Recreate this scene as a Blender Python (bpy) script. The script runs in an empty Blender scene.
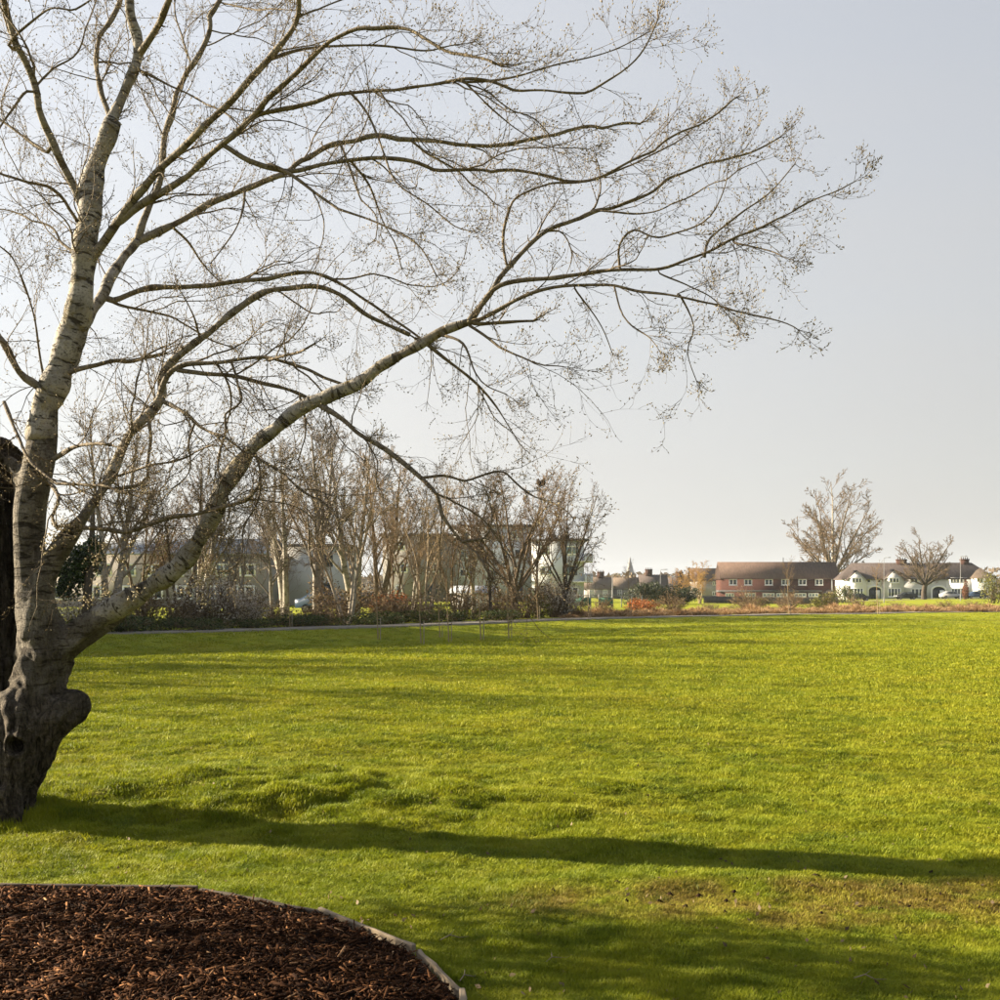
import bpy, bmesh, math, random
import numpy as np
from mathutils import Vector, Matrix

# ------------------------------------------------------------------ scene basics
SC = bpy.context.scene
COL = SC.collection
F, HZ, EYE = 1100.0, 590.0, 1.65        # focal length in photo pixels, horizon row, eye height

cam = bpy.data.cameras.new('camera')
cam.sensor_width = 36.0
cam.lens = 36.0 * F / 1000.0
cam.shift_y = (HZ - 500.0) / 1000.0
cam.clip_start = 0.05
cam.clip_end = 9000
camo = bpy.data.objects.new('camera', cam)
COL.objects.link(camo)
camo.location = (0, 0, EYE)
camo.rotation_euler = (math.radians(90), 0, 0)
SC.camera = camo

SUN_EL = math.radians(19)
SUN_AZ = math.atan2(-0.972, 0.235)       # clockwise from +Y
sdir = Vector((math.sin(SUN_AZ) * math.cos(SUN_EL), math.cos(SUN_AZ) * math.cos(SUN_EL), math.sin(SUN_EL)))

world = bpy.data.worlds.new('World')
SC.world = world
world.use_nodes = True
wn = world.node_tree
bg = wn.nodes['Background']
sky = wn.nodes.new('ShaderNodeTexSky')
sky.sky_type = 'NISHITA'
sky.sun_disc = False
sky.sun_elevation = SUN_EL
sky.sun_rotation = SUN_AZ
sky.altitude = 0
sky.air_density = 1.0
sky.dust_density = 0.6
sky.ozone_density = 1.0
# thin high cloud veil over the whole sky: thicker along the slanting sight lines near the horizon, brighter towards the sun
def wmath(op, a, b=None):
    m = wn.nodes.new('ShaderNodeMath'); m.operation = op
    for i, x in ((0, a), (1, b)):
        if x is None: continue
        if hasattr(x, 'is_linked'): wn.links.new(x, m.inputs[i])
        else: m.inputs[i].default_value = x
    return m.outputs[0]


tc = wn.nodes.new('ShaderNodeTexCoord')
cn = wn.nodes.new('ShaderNodeTexNoise'); cn.inputs['Scale'].default_value = 1.6; cn.inputs['Detail'].default_value = 5
mp = wn.nodes.new('ShaderNodeMapping'); mp.inputs['Scale'].default_value = (1, 1, 3.5)
wn.links.new(tc.outputs['Generated'], mp.inputs[0]); wn.links.new(mp.outputs[0], cn.inputs['Vector'])
sz = wn.nodes.new('ShaderNodeSeparateXYZ'); wn.links.new(tc.outputs['Generated'], sz.inputs[0])
dt = wn.nodes.new('ShaderNodeVectorMath'); dt.operation = 'DOT_PRODUCT'
wn.links.new(tc.outputs['Generated'], dt.inputs[0]); dt.inputs[1].default_value = sdir
frac = wmath('SUBTRACT', .95, wmath('MULTIPLY', wmath('MAXIMUM', sz.outputs[2], 0.), .50))
frac = wmath('ADD', frac, wmath('MULTIPLY', wmath('SUBTRACT', cn.outputs['Fac'], .5), .24))
glow = wmath('ADD', .975, wmath('MULTIPLY', dt.outputs['Value'], .54))
vc = wn.nodes.new('ShaderNodeMix'); vc.data_type = 'RGBA'; vc.blend_type = 'MULTIPLY'; vc.inputs[0].default_value = 1.
vc.inputs[6].default_value = (2.72, 2.64, 2.56, 1)
cbn = wn.nodes.new('ShaderNodeCombineColor')
for i_ in range(3): wn.links.new(glow, cbn.inputs[i_])
wn.links.new(cbn.outputs[0], vc.inputs[7])
mx = wn.nodes.new('ShaderNodeMix'); mx.data_type = 'RGBA'
wn.links.new(frac, mx.inputs[0]); wn.links.new(sky.outputs[0], mx.inputs[6]); wn.links.new(vc.outputs[2], mx.inputs[7])
wn.links.new(mx.outputs[2], bg.inputs[0])
bg.inputs[1].default_value = 0.055

sl = bpy.data.lights.new('sun', 'SUN')
sl.energy = 5.0
sl.angle = math.radians(0.55)
sl.color = (1.0, 0.85, 0.62)
so = bpy.data.objects.new('sun', sl)
COL.objects.link(so)
so.rotation_euler = sdir.to_track_quat('Z', 'Y').to_euler()
so.location = sdir * 50

vs = SC.view_settings
vs.view_transform = 'Standard'
vs.look = 'None'
vs.gamma = 1.0
vs.exposure = 2.2
vs.use_curve_mapping = False
SC.render.engine = 'CYCLES'
SC.cycles.use_denoising = True
SC.cycles.max_bounces = 6
SC.cycles.volume_bounces = 1
SC.cycles.transparent_max_bounces = 8
SC.cycles.volume_step_rate = 8.0

rng = random.Random(7)
nrg = np.random.default_rng(7)


def W(px, py, D):
    """photo pixel at distance D (metres along +Y) -> world point"""
    return np.array([(px - 500.0) / F * D, D, EYE + (HZ - py) / F * D])


def DG(py):
    """distance at which flat ground shows at photo row py"""
    return EYE * F / (py - HZ)


# ------------------------------------------------------------------ numpy noise
def _h(ix, iy, s):
    n = (ix.astype(np.int64) * 374761393 + iy.astype(np.int64) * 668265263 + s * 982451653) & 0x7fffffff
    n = ((n ^ (n >> 13)) * 1274126177) & 0x7fffffff
    return ((n ^ (n >> 16)) & 0xffff) / 65535.0


def vn(x, y, s=0):
    x = np.asarray(x, float); y = np.asarray(y, float)
    ix = np.floor(x); iy = np.floor(y)
    fx = x - ix; fy = y - iy
    fx = fx * fx * (3 - 2 * fx); fy = fy * fy * (3 - 2 * fy)
    a = _h(ix, iy, s); b = _h(ix + 1, iy, s); c = _h(ix, iy + 1, s); d = _h(ix + 1, iy + 1, s)
    return (a * (1 - fx) + b * fx) * (1 - fy) + (c * (1 - fx) + d * fx) * fy


def sstep(a, b, x):
    t = np.clip((np.asarray(x, float) - a) / (b - a), 0, 1)
    return t * t * (3 - 2 * t)


# path centre line (x -> y)
PATH = np.array([(-200, -20), (-90, 10), (-50, 26), (-26, 36.5), (-14.2, 42.2), (-9.9, 46.0), (-4.6, 50.2), (0, 56.0), (5.7, 62.0),
                 (12.2, 67.2), (19.8, 72.6), (28.3, 77.9), (37.5, 82.5), (70, 95), (140, 112), (300, 140)], float)


def path_y(x):
    return np.interp(x, PATH[:, 0], PATH[:, 1])


def HT(x, y):
    """terrain height"""
    x = np.asarray(x, float); y = np.asarray(y, float)
    r = np.hypot(x, y)
    near = 1 - sstep(60, 140, r)
    z = near * (0.10 * (vn(x / 9.0, y / 9.0, 1) - .5) + 0.035 * (vn(x / 2.3, y / 2.3, 2) - .5))
    m = np.exp(-((x + 1.9) / 2.3) ** 2 - ((y - 9.0) / 0.9) ** 2)
    z = z + 0.15 * m
    m2 = np.exp(-((x + 1.6) / 2.6) ** 2 - ((y - 8.7) / 1.2) ** 2)
    z = z + m2 * (0.15 * (vn(x / .42, y / .30, 3) - .5) + 0.08 * (vn(x / .17, y / .15, 4) - .5))
    lump = (1 - sstep(9, 30, r))
    z = z + (1 - sstep(30, 75, r)) * .045 * (vn(x / .85, y / .85, 7) - .5)
    z = z + lump * (0.028 * (vn(x / .33, y / .33, 5) - .5) + 0.012 * (vn(x / .12, y / .12, 6) - .5))
    # hollow before the bank that carries the path
    d = y - path_y(x)
    left = 1 - sstep(-2, 14, x)
    z = z - left * 0.42 * np.exp(-((d + 10.5) / 6.5) ** 2) * sstep(18, 30, y)
    z = z + 0.05 * np.exp(-((d + 1.2) / 1.6) ** 2) * near
    # sunken ground round the brick terrace
    z = z - 1.1 * np.exp(-((x - 47) / 26.0) ** 2) * sstep(120, 205, y) * (1 - sstep(330, 420, y))
    # far land rises into low hills
    hl = sstep(700, 1900, r)
    z = z + hl * (16 + 22 * (vn(x / 420.0, y / 420.0, 8) - .5) + 10 * (vn(x / 120.0, y / 120.0, 9) - .5))
    # the bark bed is level
    b = sstep(-0.1, 0.35, bed_in(x, y))
    return z * (1 - b * 0.9)


BED = np.array([(-4.6, 6.00), (-2.74, 6.02), (-1.64, 5.97), (-0.88, 5.52), (-0.385, 4.945), (-0.16, 4.42), (-0.10, 3.6), (-0.35, 2.4), (-2.0, 1.6), (-4.6, 1.6)])


def bed_in(x, y):
    """signed distance-like value, positive inside the bark bed (convex-ish outline)"""
    x = np.asarray(x, float); y = np.asarray(y, float)
    best = np.full(np.broadcast(x, y).shape, 1e9)
    n = len(BED)
    for i in range(n):
        a = BED[i]; b = BED[(i + 1) % n]
        e = b - a
        nn = np.array([e[1], -e[0]]) / np.hypot(*e)        # inside = right of a clockwise edge
        best = np.minimum(best, (x - a[0]) * nn[0] + (y - a[1]) * nn[1])
    return best


def ht(x, y):
    return float(HT(np.array([x]), np.array([y]))[0])


# ------------------------------------------------------------------ materials
MATS = {}


class NT:
    def __init__(self, name):
        self.m = bpy.data.materials.new(name)
        self.m.use_nodes = True
        self.t = self.m.node_tree
        self.b = self.t.nodes['Principled BSDF']
        self.out = self.t.nodes['Material Output']
        MATS[name] = self.m

    def n(self, typ, **kw):
        nd = self.t.nodes.new(typ)
        for k, v in kw.items():
            setattr(nd, k, v)
        return nd

    def l(self, a, b):
        self.t.links.new(a, b)

    def coord(self, kind='Object'):
        return self.n('ShaderNodeTexCoord').outputs[kind]

    def pos(self):
        return self.n('ShaderNodeNewGeometry').outputs['Position']

    def attr(self, name, out='Fac', typ='GEOMETRY'):
        a = self.n('ShaderNodeAttribute'); a.attribute_name = name; a.attribute_type = typ
        return a.outputs[out]

    def mapv(self, v, scale=(1, 1, 1), loc=(0, 0, 0)):
        m = self.n('ShaderNodeMapping')
        m.inputs['Scale'].default_value = scale; m.inputs['Location'].default_value = loc
        self.l(v, m.inputs['Vector'])
        return m.outputs[0]

    def noise(self, v, scale, detail=3, rough=.55, dist=0):
        n = self.n('ShaderNodeTexNoise')
        n.inputs['Scale'].default_value = scale; n.inputs['Detail'].default_value = detail
        n.inputs['Roughness'].default_value = rough; n.inputs['Distortion'].default_value = dist
        if v is not None: self.l(v, n.inputs['Vector'])
        return n.outputs['Fac']

    def ramp(self, fac, stops, interp='LINEAR'):
        r = self.n('ShaderNodeValToRGB')
        r.color_ramp.interpolation = interp
        e = r.color_ramp.elements
        while len(e) < len(stops): e.new(0.5)
        for k, (p, c) in enumerate(stops):
            e[k].position = p
            e[k].color = (*c, 1) if isinstance(c, tuple) else (c, c, c, 1)
        self.l(fac, r.inputs[0])
        return r.outputs[0]

    def mix(self, fac, a, b, blend='MIX'):
        m = self.n('ShaderNodeMix', data_type='RGBA', blend_type=blend)
        for i, x in ((0, fac), (6, a), (7, b)):
            if hasattr(x, 'is_linked'): self.l(x, m.inputs[i])
            elif i == 0: m.inputs[0].default_value = x
            else: m.inputs[i].default_value = (*x, 1)
        return m.outputs[2]

    def math(self, op, a, b=None, clamp=False):
        m = self.n('ShaderNodeMath', operation=op, use_clamp=clamp)
        for i, x in ((0, a), (1, b)):
            if x is None: continue
            if hasattr(x, 'is_linked'): self.l(x, m.inputs[i])
            else: m.inputs[i].default_value = x
        return m.outputs[0]

    def maprange(self, v, a, b, c=0, d=1):
        m = self.n('ShaderNodeMapRange')
        m.inputs[1].default_value = a; m.inputs[2].default_value = b; m.inputs[3].default_value = c; m.inputs[4].default_value = d
        self.l(v, m.inputs[0])
        return m.outputs[0]

    def bump(self, h, strength=.5, dist=.02):
        b = self.n('ShaderNodeBump')
        b.inputs['Strength'].default_value = strength; b.inputs['Distance'].default_value = dist
        self.l(h, b.inputs['Height'])
        self.l(b.outputs[0], self.b.inputs['Normal'])

    def color(self, c):
        if hasattr(c, 'is_linked'): self.l(c, self.b.inputs['Base Color'])
        else: self.b.inputs['Base Color'].default_value = (*c, 1)

    def set(self, rough=.8, spec=.3, metal=0):
        self.b.inputs['Roughness'].default_value = rough
        self.b.inputs['Specular IOR Level'].default_value = spec
        self.b.inputs['Metallic'].default_value = metal
        return self.m

    def translucent(self, c, fac):
        tr = self.n('ShaderNodeBsdfTranslucent')
        if hasattr(c, 'is_linked'): self.l(c, tr.inputs[0])
        else: tr.inputs[0].default_value = (*c, 1)
        ms = self.n('ShaderNodeMixShader'); ms.inputs[0].default_value = fac
        self.l(self.b.outputs[0], ms.inputs[1]); self.l(tr.outputs[0], ms.inputs[2])
        self.l(ms.outputs[0], self.out.inputs['Surface'])


def simple(name, c, rough=.8, spec=.3, var=.25, scale=6, metal=0):
    """plain surface with a soft mottled variation"""
    t = NT(name)
    n = t.noise(t.coord(), scale, 4, .6)
    lo = tuple(x * (1 - var) for x in c); hi = tuple(min(1, x * (1 + var)) for x in c)
    t.color(t.ramp(n, [(.3, lo), (.7, hi)]))
    return t.set(rough, spec, metal)


def grass_color(t):
    p = t.pos()
    n1 = t.noise(t.mapv(p, (.35, .35, 0)), 1.0, 3, .6)
    n2 = t.noise(t.mapv(p, (2.4, 2.4, 0)), 1.0, 3, .65)
    n3 = t.noise(t.mapv(p, (9., 9., 0)), 1.0, 2, .6)
    c = t.ramp(n1, [(.32, (.170, .212, .010)), (.52, (.238, .256, .012)), (.70, (.30, .262, .020))])
    c2 = t.ramp(n2, [(.30, (.142, .192, .009)), (.55, (.240, .260, .013)), (.72, (.32, .272, .022))])
    c = t.mix(.5, c, c2)
    c = t.mix(t.maprange(n3, .52, .75, 0, .30), c, (.22, .16, .045))
    # lusher sward round the tree, thinner and yellower out on the pitch
    l_ = t.n('ShaderNodeVectorMath', operation='LENGTH'); t.l(p, l_.inputs[0])
    lush = t.maprange(t.math('ADD', l_.outputs['Value'], t.math('MULTIPLY', n1, 6.)), 9., 19., 1, 0)
    c = t.mix(t.math('MULTIPLY', lush, .36), c, (.160, .220, .010))
    # worn, dry area near the path of feet
    sx = t.n('ShaderNodeSeparateXYZ'); t.l(p, sx.inputs[0])
    gx = t.math('MULTIPLY', t.math('SUBTRACT', sx.outputs[0], 1.9), .42)
    gy = t.math('MULTIPLY', t.math('SUBTRACT', sx.outputs[1], 5.85), 1.75)
    d = t.math('ADD', t.math('MULTIPLY', gx, gx), t.math('MULTIPLY', gy, gy))
    w = t.math('SUBTRACT', 1.0, d, True)
    w = t.math('MULTIPLY', t.math('MULTIPLY', w, 1.7), t.maprange(n2, .34, .56, 0, 1), True)
    c = t.mix(t.math('MULTIPLY', w, .92), c, (.205, .145, .034))
    return c, n2, n3, w


t = NT('grass_blades')
c, n2, n3, w = grass_color(t)
tint = t.attr('tint', 'Fac', 'INSTANCER')
c = t.mix(t.maprange(tint, .45, 1, 0, .6), c, (.315, .320, .020))
c = t.mix(t.maprange(tint, .30, 0, 0, .75), c, (.075, .115, .006))
t.color(c)
t.set(.62, .18)
t.translucent(c, .35)

t = NT('field_turf')
c, n2, n3, w = grass_color(t)
p = t.pos()
sp = t.n('ShaderNodeSeparateXYZ'); t.l(p, sp.inputs[0])
ln = t.n('ShaderNodeVectorMath', operation='LENGTH'); t.l(p, ln.inputs[0])
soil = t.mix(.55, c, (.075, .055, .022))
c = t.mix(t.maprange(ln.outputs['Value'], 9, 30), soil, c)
farm = t.noise(t.mapv(p, (.012, .012, .03)), 1., 4, .6)
farc = t.ramp(farm, [(.35, (.07, .06, .045)), (.5, (.10, .075, .05)), (.65, (.06, .075, .04))])
c = t.mix(t.maprange(ln.outputs['Value'], 330, 480), c, farc)
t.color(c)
hb = t.math('ADD', t.noise(t.mapv(p, (5, 5, 5)), 1., 4, .7), t.noise(t.mapv(p, (30, 30, 30)), 1., 2, .6))
t.bump(hb, .9, .03)
t.set(.9, .1)


def bark_mat(name, pale, mid, dark, moss, vec_attr=True):
    t = NT(name)
    v = t.attr('bark', 'Vector') if vec_attr else t.coord()
    rad = t.attr('rad')
    big = t.noise(v, 5, 4, .6)
    fine = t.noise(v, 38, 3, .6)
    base = t.ramp(big, [(.30, mid), (.62, pale)])
    base = t.mix(t.maprange(fine, .45, .75, 0, .45), base, mid)
    # long dark lenticel bands lying across the branch
    bands = t.noise(t.mapv(v, (7, 7, 30)), 1., 3, .65, .6)
    spots = t.noise(t.mapv(v, (26, 26, 60)), 1., 2, .6)
    scars = t.noise(t.mapv(v, (3.0, 3.0, 9.0)), 1., 3, .7, .8)
    k = t.maprange(bands, .57, .64)
    k = t.math('MAXIMUM', k, t.maprange(spots, .66, .72))
    k = t.math('MAXIMUM', k, t.maprange(scars, .53, .60))
    mott = t.noise(v, 70, 4, .7)
    base = t.mix(t.maprange(mott, .52, .64, 0, .6), base, dark)
    base = t.mix(t.math('MULTIPLY', k, .92), base, dark)
    lich = t.noise(v, 13, 3, .6)
    base = t.mix(t.math('MULTIPLY', t.maprange(lich, .52, .68), .36), base, moss)
    # young wood is brown, old wood silver
    tw = t.mix(t.maprange(fine, .4, .7), (.095, .072, .050), (.20, .16, .10))
    base = t.mix(t.maprange(rad, .007, .045), tw, base)
    t.color(base)
    hh = t.math('ADD', t.math('MULTIPLY', k, -.6), t.math('ADD', big, t.math('MULTIPLY', fine, .5)))
    t.bump(hh, .9, .016)
    return t.set(.85, .2)


bark_mat('silver_bark', (.34, .322, .298), (.15, .137, .118), (.028, .022, .016), (.26, .20, .055))

t = NT('old_trunk_bark')       # fissured foot of the trunk, silver above, one stem dark all the way
v = t.coord()
big = t.noise(v, 4.5, 5, .65)
fine = t.noise(v, 34, 4, .65)
fiss = t.noise(t.mapv(v, (24, 24, 5.5)), 1., 5, .72, 1.4)
base = t.ramp(big, [(.30, (.12, .103, .082)), (.62, (.27, .245, .21))])
bands = t.noise(t.mapv(v, (6, 6, 26)), 1., 3, .65, .6)
scars = t.noise(t.mapv(v, (3, 3, 9)), 1., 3, .7, .8)
k = t.math('MAXIMUM', t.maprange(bands, .56, .64), t.maprange(scars, .58, .66))
base = t.mix(t.math('MULTIPLY', k, .9), base, (.03, .024, .018))
rough = t.ramp(t.math('ADD', t.math('MULTIPLY', fiss, .7), t.math('MULTIPLY', fine, .3)), [(.40, (.014, .011, .008)), (.50, (.075, .060, .046)), (.66, (.21, .175, .135))])
sp = t.n('ShaderNodeSeparateXYZ'); t.l(v, sp.inputs[0])
hmask = t.maprange(t.math('ADD', sp.outputs[2], t.math('MULTIPLY', t.math('SUBTRACT', big, .5), 1.1)), .65, 1.5, 1, 0)
dk = t.attr('old')
old = t.math('MAXIMUM', hmask, dk, True)
mott = t.noise(v, 62, 4, .7)
base = t.mix(t.maprange(mott, .50, .62, 0, .65), base, (.055, .046, .036))
base = t.mix(t.maprange(mott, .36, .26, 0, .5), base, (.42, .40, .36))
c = t.mix(t.math('MULTIPLY', old, .95), base, rough)
c = t.mix(t.math('MULTIPLY', dk, .45), c, (.03, .024, .018))
t.color(c)
t.bump(t.math('ADD', t.math('MULTIPLY', fiss, 2.2), t.math('ADD', t.math('MULTIPLY', k, -.4), fine)), 1., .04)
t.set(.9, .15)

t = NT('buds')
tn = t.attr('tint')
c = t.ramp(tn, [(0., (.13, .085, .04)), (.5, (.30, .235, .125)), (1., (.50, .44, .30))])
t.color(c); t.set(.8, .2); t.translucent(c, .3)


def twig_mat(name, thick, thin, r0=.012, r1=.09):
    t = NT(name)
    v = t.attr('bark', 'Vector')
    rad = t.attr('rad')
    n = t.noise(v, 5, 4, .6)
    band = t.noise(t.mapv(v, (2, 2, 6)), 1., 3, .6)
    a = t.ramp(n, [(.35, tuple(x * .55 for x in thick)), (.65, thick)])
    a = t.mix(t.maprange(band, .56, .64, 0, .7), a, (.04, .032, .024))
    c = t.mix(t.maprange(rad, r0, r1), thin, a)
    t.color(c)
    return t.set(.85, .15)


twig_mat('bare_grey_bark', (.34, .31, .27), (.150, .122, .096))
twig_mat('bare_brown_bark', (.16, .125, .09), (.17, .115, .065))
twig_mat('bare_pale_bark', (.42, .37, .30), (.25, .185, .11))
twig_mat('bare_dark_bark', (.085, .068, .052), (.12, .085, .055))
twig_mat('golden_twigs', (.36, .30, .22), (.34, .205, .070))
twig_mat('bramble_stems', (.15, .10, .06), (.20, .135, .075), .004, .02)


def leaf_mat(name, stops, tr=.3, rough=.6):
    t = NT(name)
    c = t.ramp(t.attr('tint'), stops)
    t.color(c); t.set(rough, .25)
    t.translucent(c, tr)
    return t.m


leaf_mat('ivy_leaves', [(0, (.010, .018, .005)), (.6, (.028, .050, .012)), (1, (.07, .10, .022))], .15, .4)
leaf_mat('evergreen_leaves', [(0, (.012, .018, .008)), (.6, (.030, .042, .018)), (1, (.06, .07, .03))], .15, .5)
leaf_mat('blossom_petals', [(0, (.30, .24, .19)), (.6, (.52, .46, .40)), (1, (.72, .68, .62))], .4, .7)
leaf_mat('dry_blades', [(0, (.17, .095, .045)), (.5, (.33, .205, .105)), (1, (.52, .37, .21))], .35, .7)
leaf_mat('russet_leaves', [(0, (.16, .045, .015)), (.6, (.34, .105, .030)), (1, (.46, .18, .06))], .35, .7)
leaf_mat('copper_leaves', [(0, (.10, .042, .025)), (.6, (.20, .082, .045)), (1, (.28, .13, .07))], .3, .7)
leaf_mat('olive_leaves', [(0, (.05, .055, .012)), (.6, (.13, .13, .028)), (1, (.24, .22, .05))], .35, .6)
leaf_mat('thicket_leaves', [(0, (.075, .052, .030)), (.6, (.16, .115, .065)), (1, (.27, .205, .12))], .3, .7)
leaf_mat('green_hedge_leaves', [(0, (.02, .03, .008)), (.6, (.05, .07, .016)), (1, (.11, .12, .03))], .25, .6)

t = NT('bark_chips')
tn = t.attr('tint')
c = t.ramp(tn, [(0., (.008, .003, .0015)), (.42, (.036, .0148, .0062)), (.70, (.112, .048, .020)), (.90, (.26, .128, .058)), (1., (.46, .285, .155))])
nz = t.noise(t.coord(), 120, 3, .6)
c = t.mix(t.maprange(nz, .4, .7, 0, .5), c, (.035, .017, .010))
t.color(c); t.set(.9, .06)
t = NT('bark_bed_soil')
n = t.noise(t.coord(), 40, 4, .7)
t.color(t.ramp(n, [(.35, (.008, .004, .003)), (.65, (.035, .018, .011))])); t.bump(n, 1., .03); t.set(.95, .1)


def wood_mat(name, lo, hi, sc=(3, 40, 40)):
    t = NT(name)
    v = t.coord()
    n = t.noise(t.mapv(v, sc), 1., 4, .65, .3)
    m = t.noise(v, 7, 3, .6)
    c = t.ramp(n, [(.30, lo), (.70, hi)])
    c = t.mix(t.maprange(m, .5, .75, 0, .5), c, tuple(x * .5 for x in lo))
    t.color(c); t.bump(n, .4, .004)
    return t.set(.85, .15)


wood_mat('weathered_timber', (.15, .115, .078), (.30, .245, .18))
wood_mat('dark_timber', (.045, .036, .028), (.11, .088, .066))
wood_mat('fence_timber', (.085, .075, .068), (.17, .150, .135), (14, 14, 1.5))
wood_mat('stake_wood', (.20, .165, .12), (.32, .275, .21), (30, 30, 3))

t = NT('tarmac_path')
n = t.noise(t.coord(), 3, 5, .6); n2 = t.noise(t.coord(), 60, 2, .6)
c = t.ramp(n, [(.3, (.17, .15, .125)), (.7, (.25, .225, .19))])
t.color(t.mix(t.maprange(n2, .4, .7, 0, .3), c, (.16, .145, .125))); t.set(.9, .15)

t = NT('brick_wall')
br = t.n('ShaderNodeTexBrick')
br.inputs['Scale'].default_value = 4.4
br.inputs['Color1'].default_value = (.072, .026, .019, 1); br.inputs['Color2'].default_value = (.052, .020, .016, 1)
br.inputs['Mortar'].default_value = (.075, .052, .044, 1); br.inputs['Mortar Size'].default_value = .012
sp = t.n('ShaderNodeSeparateXYZ'); t.l(t.coord(), sp.inputs[0])
cb = t.n('ShaderNodeCombineXYZ'); t.l(t.math('ADD', sp.outputs[0], sp.outputs[1]), cb.inputs[0]); t.l(sp.outputs[2], cb.inputs[1])
t.l(cb.outputs[0], br.inputs['Vector'])
n = t.noise(t.coord(), .5, 4, .6)
t.color(t.mix(t.maprange(n, .4, .7, 0, .35), br.outputs[0], (.055, .022, .017))); t.set(.9, .15)


def roof_mat(name, lo, hi):
    t = NT(name)
    v = t.coord()
    wv = t.n('ShaderNodeTexWave'); wv.wave_type = 'BANDS'; wv.bands_direction = 'Z'
    wv.inputs['Scale'].default_value = 2.2; wv.inputs['Distortion'].default_value = .6
    t.l(v, wv.inputs['Vector'])
    n = t.noise(t.mapv(v, (3, 1, 1)), 1., 4, .65)
    c = t.ramp(n, [(.3, lo), (.7, hi)])
    c = t.mix(t.math('MULTIPLY', wv.outputs['Fac'], .3), c, tuple(x * .45 for x in lo))
    t.color(c)
    return t.set(.9, .15)


roof_mat('clay_roof', (.085, .056, .045), (.145, .098, .078))
roof_mat('slate_roof', (.070, .055, .052), (.125, .100, .092))
roof_mat('brown_roof', (.12, .090, .068), (.20, .155, .12))
simple('metal_roof_grey', (.26, .28, .31), .5, .4, .15, 1)
simple('white_render', (.70, .70, .70), .85, .2, .06, .6)
simple('grey_render', (.52, .52, .53), .85, .2, .08, .6)
simple('apartment_cladding', (.56, .58, .61), .7, .3, .06, .4)
simple('apartment_dark', (.20, .19, .18), .8, .3, .12, .5)
simple('house_tan', (.30, .275, .26), .9, .2, .15, .6)
simple('white_frame', (.82, .82, .81), .5, .4, .05, 2)
simple('chimney_brick', (.060, .030, .024), .9, .2, .25, 3)
simple('felt_roof', (.075, .075, .08), .9, .2, .2, 1)
simple('concrete_pale', (.40, .37, .32), .9, .2, .15, .7)
simple('pole_steel', (.20, .20, .20), .5, .4, .1, 3)
simple('green_panel', (.035, .125, .085), .6, .3, .15, .8)
simple('tyre_rubber', (.02, .02, .02), .8, .2, .1, 5)
simple('car_paint_black', (.018, .019, .022), .3, .5, .1, 1)
simple('car_paint_blue', (.035, .06, .11), .3, .5, .1, 1)
simple('car_paint_silver', (.38, .39, .40), .3, .5, .05, 1)
simple('car_paint_red', (.25, .03, .025), .3, .5, .1, 1)
simple('nest_sticks', (.07, .05, .035), .9, .1, .3, 20)
simple('stone_spire', (.25, .24, .23), .9, .2, .1, .1)
simple('dark_opening', (.015, .015, .018), .8, .2, .2, 1)
simple('pink_play', (.60, .25, .22), .7, .3, .1, 1)
t = NT('window_glass'); t.color((.035, .045, .055)); t.set(.12, .6)
t = NT('sky_glass'); t.color((.16, .22, .27)); t.set(.15, .6)

# ------------------------------------------------------------------ mesh building


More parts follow.
